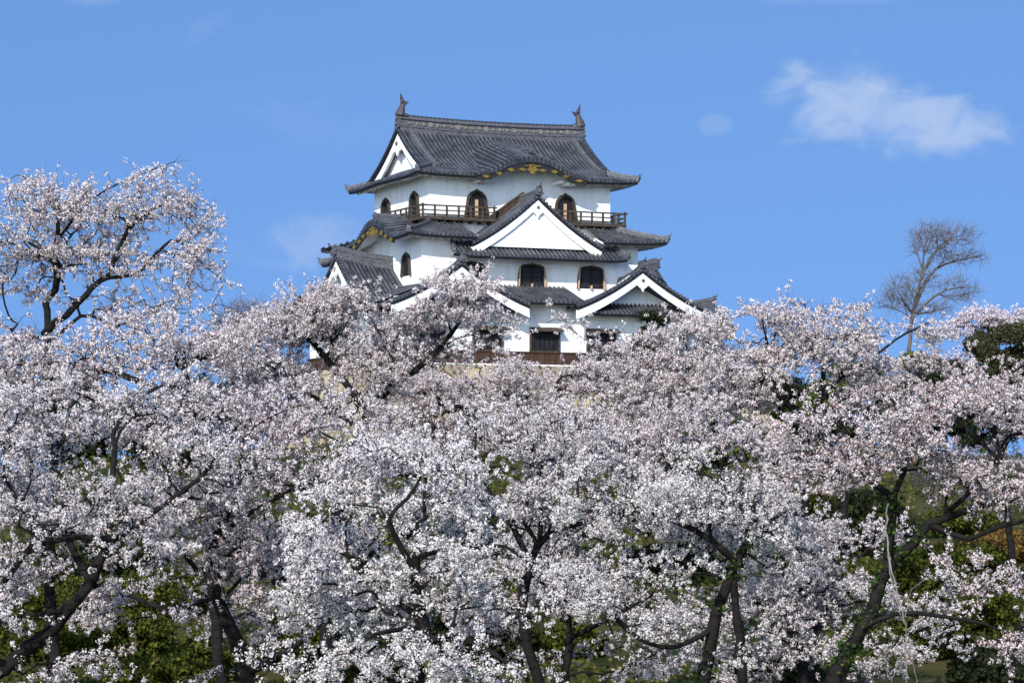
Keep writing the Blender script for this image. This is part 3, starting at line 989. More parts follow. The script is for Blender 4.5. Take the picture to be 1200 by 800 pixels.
# ---- ground storey: boarding, windows with flaps
sk = CB()
sk.box(-9.62, 9.62, -7.72, 7.72, 7.405, 8.22)
sk.box(-9.70, 9.70, -7.80, 7.80, 8.2, 8.27)
for k in range(27):
    u = -9.55 + 19.1 * k / 26
    sk.box(u - .05, u + .05, -7.77, -7.722, 7.42, 8.195)
    if k < 28:
        v = -7.6 + 15.2 * k / 27
        sk.box(-9.665, -9.62, v - .045, v + .045, 7.42, 8.2)
        sk.box(9.62, 9.665, v - .045, v + .045, 7.42, 8.2)
sk.box(-9.64, 9.64, -7.74, 7.74, 7.78, 7.83)
sko = sk.build('boarding', M_BROWN, None, 'brown boarding along the foot of the ground storey wall')
lg = CB(); lg.box(-9.8, 9.8, -7.95, -7.81, 7.403, 7.47); lg.build('ledge', M_PLASTER, sko)
for c in (-7.6, -3.75, .1, 4.0, 7.7):
    fr = CB()
    fr.box(c - 1.02, c - .92, -7.74, -7.6, 8.28, 9.62); fr.box(c + .92, c + 1.02, -7.74, -7.6, 8.28, 9.62)
    fr.box(c - 1.02, c + 1.02, -7.74, -7.6, 9.62, 9.7); fr.box(c - 1.02, c + 1.02, -7.74, -7.6, 8.2705, 8.34)
    wo = fr.build('window', M_WOOD)
    dk = CB(); dk.box(c - .92, c + .92, -7.63, -7.6, 8.34, 9.62); dk.build('shade_panel', M_DARK, wo)  # no hole behind it; the dark colour paints the room's shade
    lt = CB()
    for k in range(6):
        u = c - .78 + 1.56 * k / 5
        lt.box(u - .05, u + .05, -7.69, -7.632, 8.35, 9.61)
    lt.build('lattice', M_SHUT, wo)
    fl_ = CB()
    A = [(c - 1.08, -7.70, 9.74), (c + 1.08, -7.70, 9.74), (c + 1.08, -8.28, 9.50), (c - 1.08, -8.28, 9.50)]
    fl_.slab(A, [(x, y, z + .05) for x, y, z in A])
    fl_.box(c - .6, c - .57, -8.2, -7.72, 9.42, 9.46)
    fl_.build('flap', M_WOOD, wo)

# ---- fish ornaments on the main ridge
for sg in (-1, 1):
    fm = CB()
    bx = sg * 6.22
    path = [(bx + sg * .14, 0, 23.2), (bx + sg * .16, 0, 23.45), (bx + sg * .10, 0, 23.7), (bx + sg * .02, 0, 23.95), (bx - sg * .02, 0, 24.15), (bx + sg * .0, 0, 24.35), (bx + sg * .03, 0, 24.55)]
    fm.tube(path, [.34, .33, .28, .21, .16, .12, .05], 9)
    fm.tube([(bx + sg * .05, 0, 23.38), (bx - sg * .3, 0, 23.40), (bx - sg * .55, 0, 23.34)], [.28, .2, .08], 8)

    def fin(pts, t=.06):
        A = [(x, -t, z) for x, z in pts]
        fm.slab(A, [(x, t, z) for x, y, z in A])
    fin([(bx - sg * .12, 24.2), (bx + sg * .10, 24.2), (bx + sg * .13, 24.5), (bx + sg * .12, 24.86), (bx + sg * .0, 24.62), (bx - sg * .12, 24.42)])
    fin([(bx - sg * .02, 24.12), (bx - sg * .06, 24.42), (bx - sg * .26, 24.34), (bx - sg * .46, 24.38), (bx - sg * .32, 24.2), (bx - sg * .16, 24.05)])
    fin([(bx + sg * .3, 23.35), (bx + sg * .52, 23.5), (bx + sg * .36, 23.62), (bx + sg * .40, 23.8), (bx + sg * .12, 23.9), (bx + sg * .05, 23.45)], .04)
    fm.build('fish_ornament', M_FISH)

# ---- corner turret at the eastern end
K_CASTLE = castle
turret = empty('corner_turret', (OX, OY, 7.4), TH)
tag(turret, 'small tiled turret roof low beside the right end of the castle keep', 'turret')
castle = turret
tw = CB(); tw.box(10.2, 15.6, -2.3, 2.3, 7.41, 11.2); tw.build('wall', M_PLASTER)
gable('right', 0, 3.1, 16.2, 9.6, 12.12, 10.3, .5, rise=.8, k=.25, board=.4, panel_base=10.3, pend=.7, ridge_h=.45, tile=.7)
castle = K_CASTLE

# ---- stone base
sb = MB()
prof = [(7.4, 0), (6.4, .22), (5.2, .62), (4.0, 1.15), (2.8, 1.85), (1.2, 2.9), (-.4, 4.1)]
rows = []
for z, o in prof:
    a0, a1, b = -9.9 - o, 17.2 + o, 8.0 + o
    ring = []
    cs = [(a0, -b), (a1, -b), (a1, b), (a0, b), (a0, -b)]
    for (x0, y0), (x1, y1) in zip(cs[:-1], cs[1:]):
        for i in range(14):
            ring.append((x0 + (x1 - x0) * i / 14, y0 + (y1 - y0) * i / 14, z - 7.4))
    ring.append(ring[0])
    rows.append(ring)
sb.grid(rows)
sb.f.append((0, 14, 28, 42))
sbo = sb.build('stone_base', stone_mat())
sbo.location = (OX, OY, 7.4); sbo.rotation_euler = (0, 0, TH)
tag(sbo, 'tan stone rampart under the white castle keep, half hidden by blossom', 'stone wall')


# ------------------------------------------------------------------ trees
class Skeleton:
    def __init__(s):
        s.P, s.par, s.L, s.rmin = [], [], [], []

    def node(s, p, par, rmin=0.0):
        s.P.append((p[0], p[1], p[2])); s.par.append(par)
        s.L.append(0.0 if par < 0 else s.L[par] + math.dist(s.P[par], p))
        s.rmin.append(rmin)
        return len(s.P) - 1

    def limb(s, pts, r0, r1, step=.3, rg=None):
        """A hand-laid limb through the points, smoothed; it starts at the nearest existing node."""
        P = [Vector(p) for p in pts]
        par = -1
        if s.P:
            A = np.array(s.P)
            par = int(np.argmin(((A - np.array(P[0])) ** 2).sum(1)))
            if (Vector(s.P[par]) - P[0]).length > .05:
                P = [Vector(s.P[par])] + P
        Q = [P[0]] + P + [P[-1]]
        out = []
        for i in range(1, len(Q) - 2):
            p0, p1, p2, p3 = Q[i - 1], Q[i], Q[i + 1], Q[i + 2]
            n = max(2, int((p2 - p1).length / step))
            for k in range(n):
                t = k / n
                out.append(.5 * ((2 * p1) + (p2 - p0) * t + (2 * p0 - 5 * p1 + 4 * p2 - p3) * t * t + (3 * p1 - 3 * p2 + p3 - p0) * t ** 3))
        out.append(P[-1])
        n = len(out)
        start = 0
        if par >= 0:
            start = 1
        for i in range(start, n):
            r = r0 + (r1 - r0) * i / max(1, n - 1)
            p = out[i]
            if 0 < i < n - 1 and rg is not None:
                p = p + Vector(rg.normal(0, .25 * min(r, .12), 3))
            par = s.node(p, par, r)

    def connect(s, att, bf, rg, step=.32, wob=.06):
        base = np.array(s.P)
        d0 = np.sqrt(((att[:, None, :] - base[None, ::2, :]) ** 2).sum(2)).min(1)
        order = np.argsort(d0)
        cap = len(base) + 12 * len(att) + 4000
        A = np.zeros((cap, 3)); Lg = np.zeros(cap)
        n = len(base); A[:n] = base; Lg[:n] = s.L
        for k in order:
            a = att[k]
            d = np.sqrt(((A[:n] - a) ** 2).sum(1))
            j = int(np.argmin(d + bf * Lg[:n]))
            dist = d[j]
            if dist < .08:
                continue
            m = max(1, int(math.ceil(dist / step)))
            p0 = A[j]
            pj = s.par[j]
            dr = (p0 - A[pj]) if pj >= 0 else np.array((0, 0, 1.0))
            dr = dr / (np.linalg.norm(dr) + 1e-9)
            c = p0 + dr * dist * .33 + np.array((0, 0, .10 * dist))
            par = j
            for i in range(1, m + 1):
                t = i / m
                p = (1 - t) ** 2 * p0 + 2 * t * (1 - t) * c + t * t * a
                if i < m:
                    p = p + rg.normal(0, wob * step, 3)
                par = s.node(p, par)
                A[n] = p; Lg[n] = s.L[par]; n += 1
                if n >= cap - 20:
                    return

    def finish(s, r_tip=.006, ex=.44):
        n = len(s.P)
        s.A = np.array(s.P)
        par = np.array(s.par)
        tips = np.zeros(n)
        kids = np.zeros(n, int)
        for i in range(n - 1, 0, -1):
            if kids[i] == 0:
                tips[i] = max(tips[i], 1)
            if par[i] >= 0:
                tips[par[i]] += tips[i]; kids[par[i]] += 1
        s.kids = kids
        s.pa = par
        r = r_tip * np.maximum(tips, 1) ** ex
        s.r = np.maximum(r, np.array(s.rmin))


def tubes(sk, name, mat, parent, r_cut=0.0, k_thin=3):
    """All the branches of a skeleton as one tapering mesh."""
    n = len(sk.A)
    par = sk.pa
    main = np.full(n, -1)
    best = np.zeros(n)
    for i in range(1, n):
        p = par[i]
        if p >= 0 and sk.r[i] > best[p]:
            best[p] = sk.r[i]; main[p] = i
    V, F, nv = [], [], 0
    starts = [i for i in range(n) if par[i] < 0 or main[par[i]] != i]
    for st in starts:
        ch = [st]
        while main[ch[-1]] >= 0:
            ch.append(main[ch[-1]])
        rr = list(sk.r[ch])
        if par[st] >= 0:
            ch = [par[st]] + ch
            rr = [min(rr[0] * 1.15, sk.r[par[st]])] + rr
        if len(ch) < 2:
            continue
        P = sk.A[ch]
        rr = np.array(rr)
        if rr.max() < r_cut:
            continue
        k = k_thin if rr.max() < .02 else (5 if rr.max() < .07 else 9)
        T = np.gradient(P, axis=0)
        T /= (np.linalg.norm(T, axis=1, keepdims=True) + 1e-9)
        ref = np.array((0.31, 0.87, 0.38))
        U = np.cross(T, ref); U /= (np.linalg.norm(U, axis=1, keepdims=True) + 1e-9)
        Wv = np.cross(T, U)
        a = np.arange(k) * 2 * math.pi / k
        rj = rr[:, None] * (1 + (rng.uniform(-.14, .14, (len(ch), k)) if k > 5 else 0))
        ring = P[:, None, :] + (U[:, None, :] * np.cos(a)[None, :, None] + Wv[:, None, :] * np.sin(a)[None, :, None]) * rj[:, :, None]
        V.append(ring.reshape(-1, 3))
        m = len(ch)
        ii, jj = np.meshgrid(np.arange(m - 1), np.arange(k), indexing='ij')
        j2 = (jj + 1) % k
        F.append(np.stack([nv + ii * k + jj, nv + ii * k + j2, nv + (ii + 1) * k + j2, nv + (ii + 1) * k + jj], -1).reshape(-1, 4))
        nv += m * k
    V = np.concatenate(V); F = np.concatenate(F).astype(np.int32)
    me = bpy.data.meshes.new(name)
    me.vertices.add(len(V)); me.loops.add(len(F) * 4); me.polygons.add(len(F))
    me.vertices.foreach_set('co', V.astype(np.float32).ravel())
    me.loops.foreach_set('vertex_index', F.ravel())
    me.polygons.foreach_set('loop_start', np.arange(0, len(F) * 4, 4, dtype=np.int32))
    me.polygons.foreach_set('use_smooth', np.ones(len(F), dtype=bool))
    me.materials.append(mat)
    me.update(calc_edges=True)
    o = bpy.data.objects.new(name, me)
    COL.objects.link(o)
    o.parent = parent
    return o


def unit(v):
    return v / (np.linalg.norm(v, axis=-1, keepdims=True) + 1e-9)


def in_ellipsoids(crowns, y0, n, rg, gap=.0, fs=.55, seed=0.0):
    """Points spread through the crown's lobes; a clumpy field leaves gaps."""
    vols = np.array([c[2] * c[3] * c[5] for c in crowns], float)
    vols /= vols.sum()
    pts = []
    for c, w in zip(crowns, vols):
        px, py, rx, ry, dd, rd = c
        ce = at(px, py, y0 + dd)
        sc = (y0 + dd) / FPX
        want = int(round(n * w))
        got = 0
        tries = 0
        while got < want and tries < want * 12:
            tries += 1
            v = rg.normal(0, 1, 3); v /= np.linalg.norm(v)
            v *= rg.uniform(.15, 1.0) ** (1 / 2.4)
            p = (ce.x + v[0] * rx * sc, ce.y + v[1] * rd, ce.z + v[2] * ry * sc)
            if gap > -1 and noise.noise(Vector((p[0] * fs + seed, p[1] * fs, p[2] * fs * 2.2))) < gap:
                continue
            pts.append(p); got += 1
    return np.array(pts)


def ground_root(p, lean=(0, 0)):
    x, y = p[0] + lean[0], p[1] + lean[1]
    return Vector((x, y, ground_z(x, y) - .15))


def flowers(C, D, rg, size, R0, per, name, mat, parent, brown=1.0):
    """Clusters of flowers round the points C (twig direction D)."""
    n = len(C)
    cnt = rg.integers(per[0], per[1] + 1, n)
    idx = np.repeat(np.arange(n), cnt)
    m = len(idx)
    v = unit(rg.normal(0, 1, (m, 3)))
    d = D[idx]
    v = unit(v - d * (v * d).sum(1, keepdims=True) * .3)
    rad = R0 * rg.uniform(.72, 1.08, (m, 1)) * rg.uniform(.7, 1.3, n)[idx][:, None]
    c = C[idx] + v * rad
    nn = unit(v + rg.normal(0, .19, (m, 3)))
    u = unit(np.cross(nn, rg.normal(0, 1, (m, 3))))
    w = np.cross(nn, u)
    s = size * rg.uniform(.68, 1.2, (m, 1)) * .5
    a0 = rg.uniform(.8, 1.25, (m, 4, 1))
    dish = rg.uniform(-.05, .3, (m, 1)) * s
    V4 = np.stack([c + u * s * a0[:, 0] + nn * dish, c + w * s * a0[:, 1] - nn * dish * .4, c - u * s * a0[:, 2] + nn * dish, c - w * s * a0[:, 3] - nn * dish * .4], 1)
    tint = np.clip(rg.uniform(0, 1, m) * .9 + rg.uniform(0, .1, n)[idx], 0, 1)
    return quad_mesh(name, V4, tint, mat, parent)


def cherry(y0, limbs, crowns, n_att, label, mat, seed, base=None, size=.034, R0=.058, per=(14, 20), spacing=.12, gap=.06, shoots=1.0, shoot_len=(.18, .5), thr=-.24, leftover=.22,
           thick=.76, bf=.22, ivy=None, group='cherry trees blossoming below the castle', r_tip=.0075, keep=1.0):
    rg = np.random.default_rng(seed)
    sk = Skeleton()
    for li, (pts, r0, r1) in enumerate(limbs):
        W_ = [at(px, py, y0 + dd) for px, py, dd in pts]
        if li == 0:
            g = ground_root(W_[0], base or (0, 0))
            if W_[0].z - g.z > .4:
                mid = (W_[0] + g) * .5 + Vector((.1, 0, 0))
                W_ = [g, mid] + W_
            else:
                W_[0] = Vector((W_[0].x, W_[0].y, g.z))
            root = W_[0].copy()
        sk.limb(W_, r0 * thick, r1 * thick, rg=rg)
    att = in_ellipsoids(crowns, y0, n_att, rg, gap, seed=seed * 3.7)
    sk.connect(att, bf, rg)
    sk.finish(r_tip)
    # flowering shoots from the tips and along the thin branches
    n0 = len(sk.A)
    thin = np.where(sk.r < .028)[0]
    tipn = thin[sk.kids[thin] == 0]
    oth = thin[sk.kids[thin] > 0]
    cen = att.mean(0)
    starts = np.concatenate([np.repeat(tipn, 2), rg.choice(oth, int(len(oth) * .42 * shoots), replace=True)]) if len(oth) else tipn
    dir0 = unit(sk.A[starts] - sk.A[sk.pa[starts]])
    outw = unit((sk.A[starts] - cen) * np.array((1, 1, .8)))
    dir0 = unit(dir0 * .9 + outw * .45 + rg.normal(0, .55, (len(starts), 3)) + np.array((0, 0, .10)))
    ln = rg.uniform(shoot_len[0], shoot_len[1], len(starts))
    ln *= np.where(rg.uniform(0, 1, len(starts)) < .12, 1.6, 1.0)
    seg = 4
    curve = rg.normal(0, .22, (len(starts), 3)) + np.array((0, 0, -.03))
    prev = starts.copy()
    pos = sk.A[starts].copy()
    d = dir0
    addP, addPar = [], []
    cnt = n0
    for q in range(seg):
        d = unit(d + curve * .5 + rg.normal(0, .08, d.shape))
        pos = pos + d * (ln / seg)[:, None]
        addP.append(pos.copy()); addPar.append(prev.copy())
        prev = np.arange(cnt, cnt + len(starts)); cnt += len(starts)
    sk.A = np.concatenate([sk.A] + addP)
    sk.pa = np.concatenate([sk.pa] + addPar)
    sk.r = np.concatenate([sk.r] + [np.full(len(starts), .0048 - .0008 * q) for q in range(seg)])
    # cluster positions along every thin segment
    i = np.arange(1, len(sk.A))
    i = i[(sk.r[i] < .020) & (sk.pa[i] >= 0)]
    a, b = sk.A[sk.pa[i]], sk.A[i]
    sl_ = np.linalg.norm(b - a, axis=1)
    want = sl_ / spacing
    want = np.floor(want + rg.uniform(0, 1, len(want))).astype(int)
    want = np.where(rg.uniform(0, 1, len(want)) < keep, want, 0)
    e = np.repeat(np.arange(len(i)), want)
    t = rg.uniform(0, 1, len(e))[:, None]
    C = a[e] + (b[e] - a[e]) * t + rg.normal(0, .028, (len(e), 3))
    D = unit(b[e] - a[e])
    fld = np.array([noise.noise(Vector((p[0] * 1.15 + seed, p[1] * 1.15, p[2] * 1.9))) + .45 * noise.noise(Vector((p[0] * 2.9, p[1] * 2.9 + seed, p[2] * 3.6))) for p in C.tolist()])
    ok = (fld > thr) | (rg.uniform(0, 1, len(C)) < leftover)
    C, D = C[ok], D[ok]
    rt = empty('cherry_tree', root)
    tag(rt, label, 'tree', group)
    for arr in (sk.A, C):
        arr -= np.array(root)
    tubes(sk, 'trunk', M_BARK, rt)
    flowers(C, D, rg, size, R0, per, 'crown', mat, rt)
    if ivy:
        ivy_on(sk, ivy, rg, rt)
    return rt, len(C)


def ivy_on(sk, dens, rg, parent):
    idx = np.where((sk.r > .07))[0]
    P, N = [], []
    for j in idx:
        if rg.uniform() > .78:
            continue
        m = int(dens * sk.r[j] * 10)
        v = unit(rg.normal(0, 1, (m, 3)))
        P.append(sk.A[j] + v * sk.r[j] * rg.uniform(1.0, 1.9, (m, 1)) + rg.normal(0, .06, (m, 3))); N.append(v)
    P = np.concatenate(P); N = np.concatenate(N)
    leaf_mesh(P, N, rg, .085, 'ivy', M_IVY, parent)


def leaf_mesh(C, N, rg, size, name, mat, parent, jit=.5, long=1.0):
    m = len(C)
    nn = unit(N + rg.normal(0, jit, (m, 3)))
    u = unit(np.cross(nn, rg.normal(0, 1, (m, 3))))
    w = np.cross(nn, u)
    s = size * rg.uniform(.6, 1.3, (m, 1)) * .5
    V4 = np.stack([C + u * s * long, C + w * s * .7 + nn * s * .2, C - u * s * long, C - w * s * .7 - nn * s * .1], 1)
    return quad_mesh(name, V4, np.clip(rg.normal(.5, .22, m), 0, 1), mat, parent)


def leaf_tree(name, label, cat, y0, crowns, n_clump, per, leaf, mat, seed, trunk=None, r0=.2, clump=.4, group=None, bark=None, gap=-.15, flat=.7, long=1.0, twigs=True):
    """Bush or broadleaf tree: stems running to leaf clumps spread through the lobes of its crown."""
    rg = np.random.default_rng(seed)
    pts = in_ellipsoids(crowns, y0, n_clump, rg, gap, fs=.5, seed=seed * 1.3)
    sk = Skeleton()
    if trunk:
        W_ = [at(px, py, y0 + dd) for px, py, dd in trunk]
    else:
        c = pts.mean(0)
        W_ = [Vector((c[0], c[1], pts[:, 2].min() + .3 * (c[2] - pts[:, 2].min())))]
    g = ground_root(W_[0])
    W_ = [g] + W_ if W_[0].z > g.z + .3 else [g, g + Vector((0, 0, .5))]
    sk.limb(W_, r0, r0 * .4, rg=rg)
    sk.connect(pts, .25, rg, step=.5)
    sk.finish(.012)
    root = np.array(g)
    sk.A -= root
    rt = empty(name, g)
    tag(rt, label, cat, group)
    tubes(sk, 'trunk', bark or M_BARK, rt)
    e = np.repeat(np.arange(len(pts)), per)
    v = unit(rg.normal(0, 1, (len(e), 3)))
    rr = clump * rg.uniform(.2, 1, (len(e), 1)) ** .6 * rg.uniform(.6, 1.35, len(pts))[e][:, None]
    off = v * rr
    off[:, 2] *= flat
    C = pts[e] - root + off
    leaf_mesh(C, unit(v + np.array((0, 0, .5))), rg, leaf, 'crown', mat, rt, .6, long)
    return rt


def bare_tree(label, y0, limbs, crowns, n_att, seed, name='bare_tree', r_tip=.013, extra=3, mat=None, sl=(.5, 1.3), gap=-.25):
    rg = np.random.default_rng(seed)
    sk = Skeleton()
    for li, (pts, r0, r1) in enumerate(limbs):
        W_ = [at(px, py, y0 + dd) for px, py, dd in pts]
        if li == 0:
            g = ground_root(W_[0])
            W_ = [g] + W_
        sk.limb(W_, r0, r1, step=.6, rg=rg)
    att = in_ellipsoids(crowns, y0, n_att, rg, gap, fs=.3, seed=seed)
    sk.connect(att, .30, rg, step=.6, wob=.05)
    sk.finish(r_tip, .42)
    n0 = len(sk.A)
    thin = np.where(sk.r < .04)[0]
    starts = np.repeat(thin, extra)
    d = unit(unit(sk.A[starts] - sk.A[sk.pa[starts]]) + rg.normal(0, .5, (len(starts), 3)) + np.array((0, 0, .15)))
    ln = rg.uniform(sl[0], sl[1], len(starts))
    prev, pos, cnt = starts.copy(), sk.A[starts].copy(), n0
    aP, aPar = [], []
    for q in range(2):
        d = unit(d + rg.normal(0, .2, d.shape))
        pos = pos + d * (ln / 2)[:, None]
        aP.append(pos.copy()); aPar.append(prev.copy())
        prev = np.arange(cnt, cnt + len(starts)); cnt += len(starts)
    sk.A = np.concatenate([sk.A] + aP); sk.pa = np.concatenate([sk.pa] + aPar)
    sk.r = np.concatenate([sk.r, np.full(len(starts), r_tip * .62), np.full(len(starts), r_tip * .42)])
    root = np.array(g)
    keep_n = n0
    rt = empty(name, g)
    tag(rt, label, 'tree')
    sk.A = sk.A - root
    full = (sk.A, sk.pa, sk.r)
    sk.A, sk.pa, sk.r = full[0][:n0], full[1][:n0], full[2][:n0]
    tubes(sk, 'trunk', mat or M_BAREBARK, rt)
    # the twigs as a part of their own
    A, pa, r = full
    i = np.arange(n0, len(A))
    a, b = A[pa[i]], A[i]
    t = unit(b - a); side = unit(np.cross(t, rg.normal(0, 1, t.shape)))
    sd2 = np.cross(t, side)
    rr = r[i][:, None]
    Q1 = np.stack([a + side * rr * 1.3, a - side * rr * 1.3, b - side * rr, b + side * rr], 1)
    Q2 = np.stack([a + sd2 * rr * 1.3, a - sd2 * rr * 1.3, b - sd2 * rr, b + sd2 * rr], 1)
    quad_mesh('crown', np.concatenate([Q1, Q2]), rg.uniform(0, 1, 2 * len(i)), M_BROWNTWIG, rt)
    return rt


# ---- cherry trees, nearest first; limbs and crown lobes are laid out as (photo x, photo y, metres behind the tree's own depth)
CH = []


def add_cherry(*a, **k):
    CH.append(cherry(*a, **k))


add_cherry(44.5, [([(486, 830, 0), (489, 790, 0), (496, 750, .2), (490, 722, .3), (487, 668, .2), (490, 640, 0)], .24, .09), ([(490, 722, .3), (450, 690, .8), (420, 655, 1.0), (395, 648, .8)], .10, .03),
                  ([(487, 668, .2), (455, 610, -.3), (478, 584, -.4), (492, 560, -.4)], .08, .025), ([(496, 750, .2), (540, 745, -.5), (580, 765, -1.0), (600, 785, -1.2)], .09, .03),
                  ([(490, 650, 0), (540, 640, .4), (592, 640, .6), (622, 662, .5)], .07, .025), ([(492, 735, .2), (440, 742, -.9), (410, 765, -1.2)], .08, .03)],
           [(425, 645, 85, 60, 0, 2.0), (520, 630, 95, 55, .3, 2.2), (455, 735, 95, 45, -.6, 1.6), (560, 765, 60, 40, -1.0, 1.2), (430, 560, 75, 40, 0, 1.8), (585, 690, 50, 50, .2, 1.5), (375, 715, 50, 40, 0, 1.5), (510, 560, 60, 35, .4, 1.5),
            (400, 785, 50, 25, -.8, 1.0), (330, 770, 40, 25, 0, 1.0)],
           972, 'large near cherry tree with fat white blossom clusters hanging low at the bottom centre', M_BL_F, 1, size=0.035, R0=.064, per=(14, 20), spacing=0.106)
add_cherry(48, [([(-60, 850, 0), (-10, 795, 0), (46, 749, 0), (79, 717, 0), (106, 682, .1), (134, 633, .2), (162, 612, .3)], .25, .09), ([(134, 633, .2), (92, 629, -.2), (51, 638, -.4), (0, 668, -.5)], .09, .03),
                ([(150, 618, .2), (133, 585, .3), (134, 522, .4), (134, 504, .5), (150, 480, .6)], .10, .04), ([(162, 612, .3), (195, 588, .6), (235, 560, .8)], .07, .025), ([(79, 717, 0), (30, 720, -.6), (-20, 735, -.8)], .07, .03),
                ([(106, 682, 0), (60, 600, .8), (20, 560, 1.0)], .07, .03)],
           [(60, 510, 95, 60, .3, 2.2), (110, 590, 110, 50, 0, 2.2), (20, 640, 70, 50, -.3, 1.8), (210, 550, 90, 55, .6, 2.0), (150, 470, 90, 40, .6, 2.0), (30, 715, 65, 35, -.6, 1.3), (20, 785, 60, 22, -.6, 1.0), (110, 778, 60, 16, -.4, 1.0), (-30, 560, 60, 70, 0, 2), (170, 640, 60, 35, 0, 1.4)],
           1204, 'cherry tree on a thick leaning trunk with mossy bark at the lower left corner', M_BL_A, 2, size=0.034, R0=.060, spacing=0.112)
add_cherry(51, [([(300, 850, 0), (287, 786, 0), (268, 735, .1), (252, 693, .2), (246, 665, .3), (262, 610, .2), (280, 560, 0)], .26, .08), ([(287, 790, 0), (324, 770, -.4), (351, 752, -.6), (390, 715, -.6)], .12, .04),
                ([(252, 693, .2), (215, 650, .6), (190, 610, .8)], .08, .03), ([(262, 620, .2), (320, 585, -.3), (370, 560, -.6)], .08, .03), ([(268, 600, .2), (270, 530, .4), (255, 490, .6)], .07, .025)],
           [(310, 600, 105, 55, 0, 2.3), (260, 510, 100, 50, .4, 2.2), (380, 550, 85, 60, -.3, 2.0), (330, 685, 80, 45, -.3, 1.8), (230, 640, 60, 40, .4, 1.6), (180, 690, 45, 25, .6, 1.0), (200, 785, 60, 16, -.4, .9), (330, 640, 80, 40, 0, 1.8), (330, 475, 80, 40, .6, 1.8)],
           1036, 'cherry tree on a straight dark trunk right of the leaning one at the lower left', M_BL_E, 3, spacing=0.115)
add_cherry(50, [([(970, 840, 0), (985, 775, 0), (999, 752, 0), (1022, 712, 0), (1040, 666, .1), (1066, 638, .2), (1087, 614, .2)], .24, .11), ([(1040, 666, .1), (1043, 615, 0), (1047, 583, -.1), (1060, 555, -.2), (1065, 525, -.2)], .12, .04),
                ([(1087, 614, .2), (1137, 631, .0), (1170, 617, -.2), (1215, 606, -.3)], .08, .04), ([(1087, 614, .2), (1151, 592, .5), (1215, 574, .7)], .10, .05), ([(1110, 602, .3), (1140, 572, .4), (1160, 550, .4), (1172, 528, .4)], .08, .035),
                ([(1006, 740, 0), (1050, 717, -.5), (1100, 721, -.7), (1151, 730, -.8), (1188, 746, -.8)], .08, .03), ([(1047, 583, -.1), (1005, 555, -.4), (965, 540, -.6)], .07, .03)],
           [(1010, 505, 100, 42, 0, 2.2), (1110, 495, 90, 50, .2, 2.2), (960, 550, 70, 40, -.3, 1.8), (1175, 555, 50, 45, .4, 1.8), (1160, 680, 60, 22, -.3, 1.2), (1040, 570, 80, 35, 0, 1.8), (1000, 610, 60, 30, .6, 1.4), (950, 600, 50, 26, .4, 1.3), (1170, 748, 50, 25, -.8, 1.0), (1120, 650, 40, 18, 0, 1.0), (1090, 545, 90, 30, 0, 1.6)],
           1004, 'cherry tree with an ivy covered forked trunk and bronze leaves at the lower right', M_BL_C, 4, ivy=60, spacing=0.119)
add_cherry(54, [([(820, 850, 0), (826, 790, 0), (836, 735, 0), (851, 689, 0), (865, 657, 0), (884, 622, 0), (880, 585, 0)], .24, .08), ([(836, 735, 0), (793, 758, -.6), (742, 745, -.9), (700, 698, -1.0)], .08, .03),
                ([(865, 657, 0), (815, 620, -.3), (760, 600, -.4), (712, 602, -.4)], .09, .03), ([(884, 622, 0), (850, 570, .3), (800, 545, .4)], .07, .025), ([(884, 622, 0), (920, 600, 0), (950, 610, 0)], .06, .025)],
           [(765, 560, 95, 40, 0, 2.0), (800, 625, 90, 50, 0, 2.2), (710, 660, 65, 45, -.6, 1.6), (870, 585, 70, 40, .2, 1.8), (745, 715, 75, 35, -.9, 1.2), (900, 650, 60, 40, 0, 1.5), (700, 590, 60, 35, -.2, 1.6), (860, 760, 55, 30, 0, 1.0)],
           907, 'cherry tree on an ivy clad trunk left of the forked tree at lower right', M_BL_F, 5, ivy=60, spacing=0.112)
add_cherry(57, [([(640, 860, 0), (632, 800, 0), (612, 720, 0), (622, 660, 0), (640, 628, 0), (677, 614, 0), (714, 600, 0)], .2, .05), ([(622, 660, 0), (590, 600, .3), (560, 555, .4)], .08, .03), ([(632, 640, 0), (640, 570, .4), (660, 530, .6)], .08, .03)],
           [(600, 560, 105, 50, 0, 2.2), (680, 590, 95, 40, 0, 2.0), (560, 515, 100, 42, .4, 2.2), (655, 520, 110, 42, .4, 2.2), (620, 640, 70, 40, 0, 1.8), (480, 520, 70, 38, .6, 1.8)],
           907, 'cherry tree at the centre behind the large near one', M_BL_A, 6, spacing=0.119)
